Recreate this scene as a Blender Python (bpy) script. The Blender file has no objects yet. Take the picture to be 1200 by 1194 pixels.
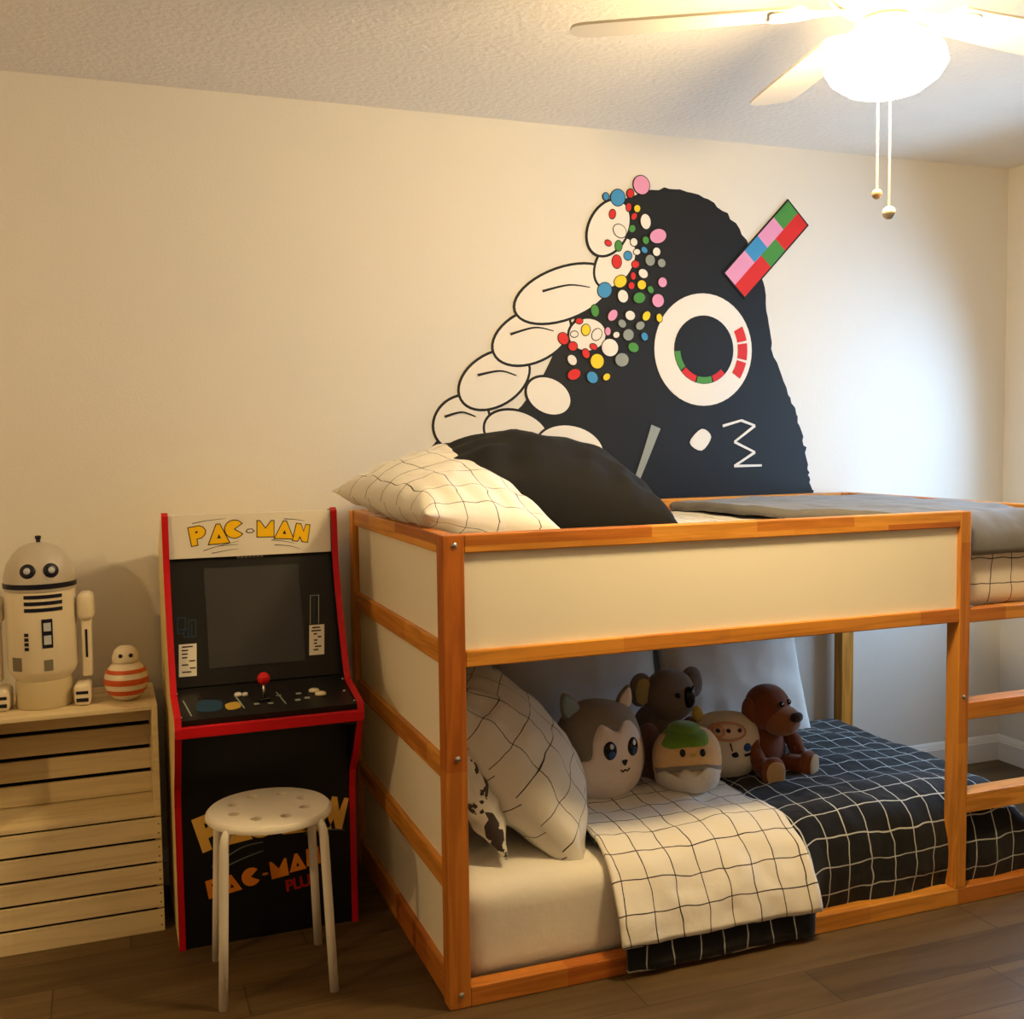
import bpy, bmesh, math, random
from mathutils import Vector, Matrix, noise
PI = math.pi
random.seed(4)
SC = bpy.context.scene
COL = SC.collection

# ------------------------------------------------------------------ helpers
def srgb(r, g, b):
    f = lambda c: (c/12.92 if c <= .04045 else ((c+.055)/1.055)**2.4)
    return (f(r/255), f(g/255), f(b/255), 1)

def new_mat(name, col, rough=.6, metal=0, spec=.3, bump=0, bscale=60, var=0, vscale=8, sheen=0, emis=None, estr=0):
    m = bpy.data.materials.new(name); m.use_nodes = True
    nt = m.node_tree; N = nt.nodes; L = nt.links
    b = N['Principled BSDF']
    b.inputs['Base Color'].default_value = col
    b.inputs['Roughness'].default_value = rough
    b.inputs['Metallic'].default_value = metal
    b.inputs['Specular IOR Level'].default_value = spec
    if sheen: b.inputs['Sheen Weight'].default_value = sheen
    if emis:
        b.inputs['Emission Color'].default_value = emis; b.inputs['Emission Strength'].default_value = estr
    tc = N.new('ShaderNodeTexCoord')
    nz = N.new('ShaderNodeTexNoise'); nz.inputs['Scale'].default_value = vscale; nz.inputs['Detail'].default_value = 4
    L.new(tc.outputs['Object'], nz.inputs['Vector'])
    mx = N.new('ShaderNodeMix'); mx.data_type = 'RGBA'
    mx.inputs['A'].default_value = tuple(c*(1-var) for c in col[:3])+(1,)
    mx.inputs['B'].default_value = tuple(min(1, c*(1+var)) for c in col[:3])+(1,)
    L.new(nz.outputs['Fac'], mx.inputs['Factor']); L.new(mx.outputs['Result'], b.inputs['Base Color'])
    if bump:
        n2 = N.new('ShaderNodeTexNoise'); n2.inputs['Scale'].default_value = bscale; n2.inputs['Detail'].default_value = 3
        L.new(tc.outputs['Object'], n2.inputs['Vector'])
        bp = N.new('ShaderNodeBump'); bp.inputs['Strength'].default_value = bump; bp.inputs['Distance'].default_value = .004
        L.new(n2.outputs['Fac'], bp.inputs['Height']); L.new(bp.outputs['Normal'], b.inputs['Normal'])
    return m

def math_node(nt, op, a, b=None):
    n = nt.nodes.new('ShaderNodeMath'); n.operation = op
    for i, v in enumerate((a, b)):
        if v is None: continue
        if isinstance(v, (int, float)): n.inputs[i].default_value = v
        else: nt.links.new(v, n.inputs[i])
    return n.outputs[0]

def wood_mat(name, axis, c1, c2, c3, seg=3.2, rough=.45, off=0, grain=.75):
    """finger-jointed pine: blocks along the board, each with its own tone, and long grain"""
    m = bpy.data.materials.new(name); m.use_nodes = True
    nt = m.node_tree; N = nt.nodes; L = nt.links; b = N['Principled BSDF']
    b.inputs['Roughness'].default_value = rough; b.inputs['Specular IOR Level'].default_value = .35
    geo = N.new('ShaderNodeNewGeometry')
    sp = N.new('ShaderNodeSeparateXYZ'); L.new(geo.outputs['Position'], sp.inputs[0])
    ax = 'XYZ'.index(axis)
    along = sp.outputs[ax]
    others = [sp.outputs[i] for i in range(3) if i != ax]
    row = math_node(nt, 'ADD', math_node(nt, 'FLOOR', math_node(nt, 'MULTIPLY', others[0], 9.0)),
                    math_node(nt, 'FLOOR', math_node(nt, 'MULTIPLY', others[1], 5.3)))
    sh = math_node(nt, 'MULTIPLY', row, .37)
    blk = math_node(nt, 'FLOOR', math_node(nt, 'ADD', math_node(nt, 'MULTIPLY', along, seg), math_node(nt, 'ADD', sh, off)))
    wn = N.new('ShaderNodeTexWhiteNoise'); wn.noise_dimensions = '2D'
    cb = N.new('ShaderNodeCombineXYZ'); L.new(blk, cb.inputs[0]); L.new(row, cb.inputs[1]); L.new(cb.outputs[0], wn.inputs['Vector'])
    cr = N.new('ShaderNodeValToRGB'); L.new(wn.outputs['Value'], cr.inputs[0])
    cr.color_ramp.elements[0].color = c1; cr.color_ramp.elements[1].color = c3
    e = cr.color_ramp.elements.new(.5); e.color = c2
    mp = N.new('ShaderNodeMapping'); L.new(geo.outputs['Position'], mp.inputs[0])
    s = [38, 38, 38]; s[ax] = 2.2; mp.inputs['Scale'].default_value = s
    nz = N.new('ShaderNodeTexNoise'); nz.inputs['Scale'].default_value = 1.0; nz.inputs['Detail'].default_value = 5; nz.inputs['Distortion'].default_value = 1.2
    L.new(mp.outputs[0], nz.inputs['Vector'])
    r2 = N.new('ShaderNodeValToRGB'); L.new(nz.outputs['Fac'], r2.inputs[0])
    r2.color_ramp.elements[0].position = .38; r2.color_ramp.elements[0].color = (.62, .55, .48, 1)
    r2.color_ramp.elements[1].position = .55; r2.color_ramp.elements[1].color = (1, 1, 1, 1)
    mx = N.new('ShaderNodeMix'); mx.data_type = 'RGBA'; mx.blend_type = 'MULTIPLY'; mx.inputs['Factor'].default_value = grain
    L.new(cr.outputs[0], mx.inputs['A']); L.new(r2.outputs[0], mx.inputs['B'])
    L.new(mx.outputs['Result'], b.inputs['Base Color'])
    return m

def grid_mat(name, base, line, pitch=.075, w=.045, wob=.006, rough=.85, bump=.25, patches=None):
    """woven cotton with a woven grid, drawn in the cloth's own UV metres"""
    m = bpy.data.materials.new(name); m.use_nodes = True
    nt = m.node_tree; N = nt.nodes; L = nt.links; b = N['Principled BSDF']
    b.inputs['Roughness'].default_value = rough; b.inputs['Specular IOR Level'].default_value = .15
    b.inputs['Sheen Weight'].default_value = .15
    uv = N.new('ShaderNodeUVMap')
    nz = N.new('ShaderNodeTexNoise'); nz.inputs['Scale'].default_value = 7; L.new(uv.outputs[0], nz.inputs['Vector'])
    sub = N.new('ShaderNodeVectorMath'); sub.operation = 'SUBTRACT'; L.new(nz.outputs['Color'], sub.inputs[0]); sub.inputs[1].default_value = (.5, .5, .5)
    sc = N.new('ShaderNodeVectorMath'); sc.operation = 'SCALE'; L.new(sub.outputs[0], sc.inputs[0]); sc.inputs['Scale'].default_value = wob*6
    ad = N.new('ShaderNodeVectorMath'); ad.operation = 'ADD'; L.new(uv.outputs[0], ad.inputs[0]); L.new(sc.outputs[0], ad.inputs[1])
    sp = N.new('ShaderNodeSeparateXYZ'); L.new(ad.outputs[0], sp.inputs[0])
    lines = []
    for i in (0, 1):
        fr = math_node(nt, 'FRACT', math_node(nt, 'DIVIDE', sp.outputs[i], pitch))
        lines.append(math_node(nt, 'LESS_THAN', fr, w))
    fac = math_node(nt, 'MAXIMUM', lines[0], lines[1])
    mx = N.new('ShaderNodeMix'); mx.data_type = 'RGBA'
    mx.inputs['A'].default_value = base; mx.inputs['B'].default_value = line
    L.new(fac, mx.inputs['Factor']); L.new(mx.outputs['Result'], b.inputs['Base Color'])
    n2 = N.new('ShaderNodeTexNoise'); n2.inputs['Scale'].default_value = 11; n2.inputs['Detail'].default_value = 3; n2.inputs['Distortion'].default_value = .5
    L.new(uv.outputs[0], n2.inputs['Vector'])
    bp = N.new('ShaderNodeBump'); bp.inputs['Strength'].default_value = bump; bp.inputs['Distance'].default_value = .02
    L.new(n2.outputs['Fac'], bp.inputs['Height']); L.new(bp.outputs['Normal'], b.inputs['Normal'])
    return m

def obj(name, bm, mats, parent=None, smooth=False, label=None):
    me = bpy.data.meshes.new(name)
    bm.normal_update(); bm.to_mesh(me); bm.free()
    for m in (mats if isinstance(mats, (list, tuple)) else [mats]): me.materials.append(m)
    if smooth:
        me.polygons.foreach_set('use_smooth', [True]*len(me.polygons))
    o = bpy.data.objects.new(name, me); COL.objects.link(o)
    if parent is not None: o.parent = parent
    if label: o['label'] = label
    return o

def auto_smooth(o, deg=40):
    me = o.data
    me.polygons.foreach_set('use_smooth', [True]*len(me.polygons))
    me.set_sharp_from_angle(angle=math.radians(deg))
    return o

def tag(o, label, cat, group=None):
    o['label'] = label; o['category'] = cat
    if group: o['group'] = group
    return o

def thing(name, label, cat, loc=(0, 0, 0), rz=0, group=None):
    o = bpy.data.objects.new(name, None); COL.objects.link(o)
    o.location = loc; o.rotation_euler = (0, 0, rz); o.empty_display_size = .1
    return tag(o, label, cat, group)

def struct(name, bm, m):
    o = obj(name, bm, m); o['kind'] = 'structure'; return o

def box(bm, x0, x1, y0, y1, z0, z1, bev=0, seg=2, mi=0):
    vs = [bm.verts.new((x, y, z)) for x in (x0, x1) for y in (y0, y1) for z in (z0, z1)]
    idx = [(0, 1, 3, 2), (4, 6, 7, 5), (0, 4, 5, 1), (2, 3, 7, 6), (0, 2, 6, 4), (1, 5, 7, 3)]
    fs = [bm.faces.new([vs[i] for i in f]) for f in idx]
    for f in fs: f.material_index = mi
    if bev:
        es = list({e for f in fs for e in f.edges})
        r = bmesh.ops.bevel(bm, geom=es, offset=bev, segments=seg, profile=.5, affect='EDGES')
        for f in r['faces']: f.material_index = mi
    return vs

def lathe(bm, prof, n=32, M=None, mi=0):
    rings = []
    for r, z in prof:
        if r < 1e-6: rings.append([bm.verts.new((0, 0, z))])
        else: rings.append([bm.verts.new((r*math.cos(2*PI*i/n), r*math.sin(2*PI*i/n), z)) for i in range(n)])
    fs = []
    for a, b in zip(rings[:-1], rings[1:]):
        for i in range(n):
            j = (i+1) % n
            if len(a) == 1 and len(b) == 1: continue
            if len(a) == 1: fs.append(bm.faces.new((a[0], b[j], b[i])))
            elif len(b) == 1: fs.append(bm.faces.new((a[i], a[j], b[0])))
            else: fs.append(bm.faces.new((a[i], a[j], b[j], b[i])))
    for f in fs: f.material_index = mi
    if M is not None:
        bmesh.ops.transform(bm, matrix=M, verts=[v for r in rings for v in r])
    return rings

def tube(bm, pts, r, n=12, cap=True, mi=0, rads=None):
    pts = [Vector(p) for p in pts]; rings = []
    up = None
    for i, p in enumerate(pts):
        t = (pts[min(i+1, len(pts)-1)]-pts[max(i-1, 0)]).normalized()
        if up is None:
            up = t.orthogonal().normalized()
        else:
            up = (up-t*up.dot(t)).normalized()
        s = t.cross(up)
        rr = rads[i] if rads else r
        rings.append([bm.verts.new(p+up*(rr*math.cos(2*PI*k/n))+s*(rr*math.sin(2*PI*k/n))) for k in range(n)])
    for a, b in zip(rings[:-1], rings[1:]):
        for k in range(n):
            f = bm.faces.new((a[k], a[(k+1) % n], b[(k+1) % n], b[k])); f.material_index = mi
    if cap:
        bm.faces.new(rings[0][::-1]).material_index = mi; bm.faces.new(rings[-1]).material_index = mi

def prism(bm, poly, M, d0, d1, mi=0):
    """2D outline (x,y) extruded from d0 to d1 along local z, placed by M"""
    a = [bm.verts.new(M @ Vector((x, y, d0))) for x, y in poly]
    b = [bm.verts.new(M @ Vector((x, y, d1))) for x, y in poly]
    n = len(poly); fs = []
    for i in range(n):
        j = (i+1) % n
        fs.append(bm.faces.new((a[i], a[j], b[j], b[i])))
    bot = bm.faces.new(a[::-1]); top = bm.faces.new(b)
    fs += [bot, top]
    bot.normal_update(); top.normal_update()
    for f in fs: f.material_index = mi
    bmesh.ops.triangulate(bm, faces=[bot, top])

def offset_poly(poly, d):
    ar = sum(poly[i][0]*poly[(i+1) % len(poly)][1]-poly[(i+1) % len(poly)][0]*poly[i][1] for i in range(len(poly)))
    s = 1 if ar > 0 else -1
    out = []
    n = len(poly)
    for i in range(n):
        p0, p1, p2 = (Vector(poly[(i+k) % n]) for k in (-1, 0, 1))
        e1 = (p1-p0).normalized(); e2 = (p2-p1).normalized()
        n1 = Vector((e1.y, -e1.x))*s; n2 = Vector((e2.y, -e2.x))*s
        b = n1+n2
        k = max(.35, 1+n1.dot(n2))
        out.append(tuple(p1+b*(d/k)))
    return out

def circ(cx, cy, rx, ry=None, n=28, rot=0):
    ry = rx if ry is None else ry
    return [(cx+rx*math.cos(2*PI*i/n)*math.cos(rot)-ry*math.sin(2*PI*i/n)*math.sin(rot),
             cy+rx*math.cos(2*PI*i/n)*math.sin(rot)+ry*math.sin(2*PI*i/n)*math.cos(rot)) for i in range(n)]

def spline(pts, k=6, closed=True):
    """Catmull-Rom through 2D points"""
    n = len(pts); out = []
    rng = range(n) if closed else range(n-1)
    for i in rng:
        g = (lambda j: Vector(pts[j % n])) if closed else (lambda j: Vector(pts[max(0, min(n-1, j))]))
        p0, p1, p2, p3 = g(i-1), g(i), g(i+1), g(i+2)
        for s in range(k):
            t = s/k
            out.append(tuple(.5*((2*p1)+(p2-p0)*t+(2*p0-5*p1+4*p2-p3)*t*t+(3*p1-p0-3*p2+p3)*t**3)))
    if not closed: out.append(tuple(pts[-1]))
    return out

def stroke(pts, w0, w1=None):
    """a brush line as a closed outline"""
    w1 = w0 if w1 is None else w1
    n = len(pts); L_, R_ = [], []
    for i, p in enumerate(pts):
        a = Vector(pts[max(i-1, 0)]); b = Vector(pts[min(i+1, n-1)])
        t = (b-a).normalized(); nn = Vector((-t.y, t.x)); w = w0+(w1-w0)*i/(n-1)
        p = Vector(p)
        L_.append(tuple(p+nn*w/2)); R_.append(tuple(p-nn*w/2))
    return R_+L_[::-1]

def frame_mat(o, ex, ey):
    ex = Vector(ex).normalized(); ey = Vector(ey); ey = (ey-ex*ey.dot(ex)).normalized(); ez = ex.cross(ey)
    return Matrix(((ex.x, ey.x, ez.x, o[0]), (ex.y, ey.y, ez.y, o[1]), (ex.z, ey.z, ez.z, o[2]), (0, 0, 0, 1)))

# ------------------------------------------------------------------ materials
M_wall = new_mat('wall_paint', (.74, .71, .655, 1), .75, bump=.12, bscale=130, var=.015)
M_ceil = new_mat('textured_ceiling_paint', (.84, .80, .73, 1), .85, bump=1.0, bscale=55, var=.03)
M_wall2 = new_mat('darkened_wall_paint', (.50, .44, .36, 1), .8)  # unseen walls coloured darker to lessen the light they bounce back
M_trim = new_mat('trim_paint', (.80, .79, .77, 1), .4)
ORA = (srgb(214, 142, 52), srgb(226, 158, 66), srgb(186, 106, 38))
W_x = wood_mat('pine_along_x', 'X', *ORA)
W_y = wood_mat('pine_along_y', 'Y', *ORA, off=.3)
W_z = wood_mat('pine_along_z', 'Z', *ORA, seg=1.7)
M_panel = new_mat('white_laminate', (.93, .88, .76, 1), .4, var=.01)
M_crate = wood_mat('pale_painted_wood', 'X', srgb(226, 208, 166), srgb(222, 203, 160), srgb(228, 212, 174), seg=1.2, rough=.6, grain=.3)
M_gap = new_mat('gap_shade_and_nails', (.02, .014, .008, 1), .9)  # near-black: shade painted into the crate gaps, also the nail heads
M_cream = new_mat('cream_side_board', srgb(236, 214, 150), .45)
M_red = new_mat('red_edging', srgb(190, 14, 26), .35)
M_blk = new_mat('black_board', (.006, .006, .008, 1), .35)
M_blk2 = new_mat('black_vinyl', (.012, .011, .010, 1), .3)
M_scr = new_mat('dark_glass_screen', (.035, .035, .036, 1), .22, spec=.5)
M_marq = new_mat('white_marquee', (.80, .76, .68, 1), .4)
M_yel = new_mat('yellow_lettering', srgb(250, 200, 16), .5)
M_ora = new_mat('orange_lettering', srgb(232, 140, 40), .5)
M_ink = new_mat('black_ink', (.012, .01, .01, 1), .6)
M_paper = new_mat('white_card', (.72, .68, .6, 1), .7)
M_blue = new_mat('maze_blue', srgb(30, 60, 84), .5)
M_steel = new_mat('polished_steel', (.7, .7, .7, 1), .2, metal=1)
M_white = new_mat('white_plastic', (.78, .76, .72, 1), .35)
M_stool = new_mat('white_lacquer', (.80, .75, .65, 1), .35)
M_wsheet = new_mat('white_cotton_sheet', (.86, .82, .74, 1), .85, bump=.6, bscale=16)
M_gridw = grid_mat('white_grid_cotton', (.86, .82, .75, 1), (.05, .045, .04, 1), .078, .04)
M_gridp = grid_mat('white_grid_pillowcase', (.80, .77, .71, 1), (.05, .045, .04, 1), .092, .028, wob=.010, bump=.35)
M_gridk = grid_mat('black_grid_cotton', (.008, .008, .010, 1), (.55, .57, .55, 1), .075, .05, wob=.007, bump=.4)
M_blkp = new_mat('black_cotton', (.007, .007, .008, 1), .85, bump=.35, bscale=18)
M_whtp = new_mat('white_cotton', (.74, .71, .67, 1), .85, bump=.25, bscale=16)
M_grey = new_mat('grey_cotton', (.16, .155, .15, 1), .9, bump=.4, bscale=30, var=.1, sheen=.2)

def floor_material():
    m = bpy.data.materials.new('dark_wood_planks'); m.use_nodes = True
    nt = m.node_tree; N = nt.nodes; L = nt.links; b = N['Principled BSDF']
    geo = N.new('ShaderNodeNewGeometry'); sp = N.new('ShaderNodeSeparateXYZ'); L.new(geo.outputs['Position'], sp.inputs[0])
    ry = math_node(nt, 'MULTIPLY', sp.outputs[1], 1/.16)
    row = math_node(nt, 'FLOOR', ry)
    xs = math_node(nt, 'ADD', math_node(nt, 'MULTIPLY', sp.outputs[0], 1/1.1), math_node(nt, 'MULTIPLY', row, .413))
    blk = math_node(nt, 'FLOOR', xs)
    cb = N.new('ShaderNodeCombineXYZ'); L.new(blk, cb.inputs[0]); L.new(row, cb.inputs[1])
    wn = N.new('ShaderNodeTexWhiteNoise'); wn.noise_dimensions = '2D'; L.new(cb.outputs[0], wn.inputs['Vector'])
    cr = N.new('ShaderNodeValToRGB'); L.new(wn.outputs['Value'], cr.inputs[0])
    cr.color_ramp.elements[0].color = srgb(82, 64, 40); cr.color_ramp.elements[1].color = srgb(106, 85, 56)
    mp = N.new('ShaderNodeMapping'); L.new(geo.outputs['Position'], mp.inputs[0]); mp.inputs['Scale'].default_value = (2.5, 26, 26)
    nz = N.new('ShaderNodeTexNoise'); nz.inputs['Scale'].default_value = 1; nz.inputs['Detail'].default_value = 6; nz.inputs['Distortion'].default_value = .8
    L.new(mp.outputs[0], nz.inputs['Vector'])
    r2 = N.new('ShaderNodeValToRGB'); L.new(nz.outputs['Fac'], r2.inputs[0])
    r2.color_ramp.elements[0].position = .3; r2.color_ramp.elements[0].color = (.55, .52, .48, 1)
    r2.color_ramp.elements[1].position = .62; r2.color_ramp.elements[1].color = (1, 1, 1, 1)
    mx = N.new('ShaderNodeMix'); mx.data_type = 'RGBA'; mx.blend_type = 'MULTIPLY'; mx.inputs['Factor'].default_value = .8
    L.new(cr.outputs[0], mx.inputs['A']); L.new(r2.outputs[0], mx.inputs['B'])
    s1 = math_node(nt, 'LESS_THAN', math_node(nt, 'FRACT', ry), .02)
    s2 = math_node(nt, 'LESS_THAN', math_node(nt, 'FRACT', xs), .004)
    sm = math_node(nt, 'MAXIMUM', s1, s2)
    m2 = N.new('ShaderNodeMix'); m2.data_type = 'RGBA'; L.new(math_node(nt, 'MULTIPLY', sm, .7), m2.inputs['Factor'])
    L.new(mx.outputs['Result'], m2.inputs['A']); m2.inputs['B'].default_value = (.02, .015, .01, 1)
    L.new(m2.outputs['Result'], b.inputs['Base Color'])
    b.inputs['Roughness'].default_value = .5; b.inputs['Specular IOR Level'].default_value = .3
    bp = N.new('ShaderNodeBump'); bp.inputs['Strength'].default_value = .15; bp.inputs['Distance'].default_value = .003
    L.new(nz.outputs['Fac'], bp.inputs['Height']); L.new(bp.outputs['Normal'], b.inputs['Normal'])
    return m

# ------------------------------------------------------------------ room
XL, XR, YF, YW, ZC = -3.0, 2.775, -3.3, 1.06, 2.458
bm = bmesh.new(); box(bm, XL-.1, XR+.1, YF-.1, YW+.1, -.1, 0); struct('floor', bm, floor_material())
bm = bmesh.new(); box(bm, XL-.1, XR+.1, YF-.1, YW+.1, ZC, ZC+.1); struct('ceiling', bm, M_ceil)
bm = bmesh.new(); box(bm, XL-.1, XR+.1, YW, YW+.1, 0, ZC); struct('wall_back', bm, M_wall)
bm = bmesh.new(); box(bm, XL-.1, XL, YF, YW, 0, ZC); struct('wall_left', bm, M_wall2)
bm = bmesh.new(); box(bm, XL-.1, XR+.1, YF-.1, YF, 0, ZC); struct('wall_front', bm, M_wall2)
WY0, WY1, WZ0, WZ1 = -.15, .75, .85, 2.0
bm = bmesh.new()
box(bm, XR, XR+.1, YF, WY0, 0, ZC); box(bm, XR, XR+.1, WY1, YW, 0, ZC)
box(bm, XR, XR+.1, WY0, WY1, 0, WZ0); box(bm, XR, XR+.1, WY0, WY1, WZ1, ZC)
struct('wall_right', bm, M_wall)
bm = bmesh.new()
for (a, b_) in ((WY0, WY0+.05), (WY1-.05, WY1), ((WY0+WY1)/2-.025, (WY0+WY1)/2+.025)): box(bm, XR+.03, XR+.08, a, b_, WZ0, WZ1)
box(bm, XR+.03, XR+.08, WY0, WY1, WZ0, WZ0+.05); box(bm, XR+.03, XR+.08, WY0, WY1, WZ1-.05, WZ1)
struct('window_1', bm, M_trim)

def baseboard(name, x0, y0, x1, y1, nx, ny):
    bm = bmesh.new()
    prof = [(0, 0), (.016, 0), (.016, .078), (.013, .082), (.013, .086), (.011, .089), (.008, .098), (.004, .105), (0, .106)]
    A = [bm.verts.new((x0+nx*d, y0+ny*d, z)) for d, z in prof]
    B = [bm.verts.new((x1+nx*d, y1+ny*d, z)) for d, z in prof]
    for i in range(len(prof)-1): bm.faces.new((A[i], B[i], B[i+1], A[i+1]))
    bm.faces.new(A); bm.faces.new(B[::-1])
    bmesh.ops.recalc_face_normals(bm, faces=bm.faces)
    struct(name, bm, M_trim)
baseboard('baseboard_back', XL, YW, XR, YW, 0, -1)
baseboard('baseboard_right', XR, YF, XR, YW, -1, 0)
baseboard('baseboard_left', XL, YF, XL, YW, 1, 0)

# ------------------------------------------------------------------ loft bed
BL, BD, BH = 1.972, 1.032, 1.16
PW = .055
bed = thing('loft_bed', 'low orange pine loft bed with white panels standing along the back wall', 'bed', (0, 0, 0))
def part(name, mat, parent, bx, bev=.003, label=None):
    bm = bmesh.new(); box(bm, *bx, bev=bev); return obj(name, bm, mat, parent, label=label)
# posts
part('post', W_z, bed, (0, PW, 0, .05, 0, BH))
part('post', W_z, bed, (0, PW, BD-.05, BD, 0, BH))
part('post', W_z, bed, (1.552, 1.592, 0, .05, .05, BH))
part('post', W_z, bed, (BL-.045, BL, 0, .05, 0, BH))
part('post', W_z, bed, (BL-.065, BL-.01, BD-.05, BD, 0, BH))
# left end rails and panels
for z0, z1 in ((0, .08), (.282, .34), (.558, .612), (.842, .896), (1.112, BH)):
    part('end_rail', W_y, bed, (.006, .044, .05, BD-.05, z0, z1))
for z0, z1 in ((.08, .282), (.34, .558), (.612, .842), (.896, 1.112)):
    part('end_panel', M_panel, bed, (.02, .032, .05, BD-.05, z0, z1), bev=0)
# front
part('front_rail', W_x, bed, (PW, 1.552, 0, .042, 1.115, BH))
part('front_rail', W_x, bed, (PW, 1.552, 0, .042, .84, .88))
part('front_panel', M_panel, bed, (PW, 1.552, .013, .028, .88, 1.115), bev=0)
part('front_rail', W_x, bed, (1.592, BL-.045, 0, .042, .836, .876))
part('bottom_rail', W_x, bed, (PW, BL-.045, 0, .045, 0, .05))
part('back_rail', W_x, bed, (PW, BL-.065, BD-.042, BD, 1.115, BH))
part('back_rail', W_x, bed, (PW, BL-.065, BD-.042, BD, .84, .88))
part('bottom_rail', W_x, bed, (PW, BL-.065, BD-.045, BD, 0, .05))
part('end_rail', W_y, bed, (BL-.042, BL, .05, BD-.05, 1.115, BH))
part('end_rail', W_y, bed, (BL-.042, BL, .05, BD-.05, .84, .88))
part('end_rail', W_y, bed, (BL-.042, BL, .05, BD-.05, 0, .05))
part('ladder_step', W_x, bed, (1.592, BL-.045, 0, .06, .55, .602), label='upper ladder step')
part('ladder_step', W_x, bed, (1.592, BL-.045, 0, .06, .272, .33), label='lower ladder step')
for k in range(8):
    x = .12+k*.235
    part('slat', W_y, bed, (x, x+.07, .042, BD-.042, .85, .868), bev=0)
def screw(x, y, z, ax):
    bm = bmesh.new()
    lathe(bm, [(0, .003), (.004, .003), (.0045, .002), (.007, .0025), (.0075, 0), (0, 0)], 14)
    bmesh.ops.transform(bm, matrix=Matrix.Translation((x, y, z)) @ (Matrix.Rotation(PI/2, 4, 'X') if ax == 'y' else Matrix.Rotation(-PI/2, 4, 'Y')), verts=bm.verts)
    obj('bolt', bm, M_steel, bed, smooth=True)
for z in (1.135, .62, .035): screw(.03, -.0002, z, 'y')
screw(1.572, -.0002, .62, 'y')

# ------------------------------------------------------------------ soft things
def fbm(v, s, seed=0):
    p = Vector(v)*s+Vector((seed*3.1, seed*1.7, seed*.9))
    return noise.noise(p)+.5*noise.noise(p*2.1)

def pillow_bm(w, h, t, seed=0, pinch=.09, wr=.01, n=40, sag=0, power=.5, bend=0, twist=0):
    bm = bmesh.new(); uvl = bm.loops.layers.uv.new('UVMap')
    grid = {}
    for side in (1, -1):
        for i in range(n+1):
            for j in range(n+1):
                if side == -1 and (i in (0, n) or j in (0, n)):
                    grid[(side, i, j)] = grid[(1, i, j)]; continue
                u = -1+2*i/n; v = -1+2*j/n
                u = math.sin(u*PI/2)*.35+u*.65; v = math.sin(v*PI/2)*.35+v*.65
                x = w/2*u*(1-pinch*(1-v*v)); y = h/2*v*(1-pinch*(1-u*u))
                prof = max(0, (1-u*u)*(1-v*v))**power
                z = side*t/2*prof
                edge = min(1, 3*max(0, (1-abs(u))*(1-abs(v))))
                z += wr*fbm((x, y, side*.3), 9, seed)*edge
                # creases running in from the corners and edges
                z += side*wr*.7*math.sin(u*17+seed*2+3*fbm((x, y, 0), 3, seed))*(abs(v)**3)*(1-abs(v))*6
                z += side*wr*.7*math.sin(v*15+seed+3*fbm((x, y, 1), 3, seed))*(abs(u)**3)*(1-abs(u))*6
                z += bend*(u*u)+sag*(v*v)+twist*u*v
                grid[(side, i, j)] = bm.verts.new((x, y, z))
    for side in (1, -1):
        for i in range(n):
            for j in range(n):
                q = [(i, j), (i+1, j), (i+1, j+1), (i, j+1)]
                if side == -1: q = q[::-1]
                f = bm.faces.new([grid[(side,)+k] for k in q]); f.smooth = True
                for lp, k in zip(f.loops, q):
                    lp[uvl].uv = (k[0]/n*w+.03*seed+side*.01, k[1]/n*h+.041*seed)
    return bm

def pillow(name, label, mat, w, h, t, c, e1, e2, group=None, **kw):
    o = obj(name, pillow_bm(w, h, t, **kw), mat, smooth=True)
    o.matrix_world = frame_mat(c, e1, e2)
    return tag(o, label, 'pillow', group)

def slab_mattress(name, label, mat, bx, r, seed, wr=.004):
    """rounded mattress with soft sides"""
    x0, x1, y0, y1, z0, z1 = bx
    bm = bmesh.new(); uvl = bm.loops.layers.uv.new('UVMap')
    cx, cy, cz = (x0+x1)/2, (y0+y1)/2, (z0+z1)/2
    box(bm, x0, x1, y0, y1, z0, z1)
    bmesh.ops.subdivide_edges(bm, edges=[e for e in bm.edges if abs((e.verts[0].co-e.verts[1].co).x) > .1], cuts=60, use_grid_fill=True)
    bmesh.ops.subdivide_edges(bm, edges=[e for e in bm.edges if abs((e.verts[0].co-e.verts[1].co).y) > .1], cuts=34, use_grid_fill=True)
    bmesh.ops.subdivide_edges(bm, edges=[e for e in bm.edges if abs((e.verts[0].co-e.verts[1].co).z) > .1], cuts=10, use_grid_fill=True)
    for v in bm.verts:
        p = v.co
        q = Vector((min(max(p.x, x0+r), x1-r), min(max(p.y, y0+r), y1-r), min(max(p.z, z0+r), z1-r)))
        d = p-q
        if d.length > 1e-6: p = q+d.normalized()*r
        nn = Vector((p.x-cx, (p.y-cy), (p.z-cz)*3)).normalized()
        v.co = p+nn*wr*fbm((p.x*1.0, p.y, p.z*.4), 9, seed)
    for f in bm.faces:
        f.smooth = True
        nz = abs(f.normal.z) > .7; nx = abs(f.normal.x) > .7
        for lp in f.loops:
            c = lp.vert.co
            lp[uvl].uv = (c.x, c.y) if nz else ((c.y, c.z) if nx else (c.x, c.z))
    return tag(obj(name, bm, mat, smooth=True), label, 'mattress')

slab_mattress('mattress', 'white sheeted mattress on the lower bunk, its bare end showing at the left', M_wsheet, (.062, BL-.17, .060, .975, .008, .268), .055, 1, wr=.005)
slab_mattress('mattress', 'upper bunk mattress in a white grid sheet, seen beside the right post', M_gridw, (.06, BL-.05, .05, .975, .869, 1.120), .04, 2)

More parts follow.
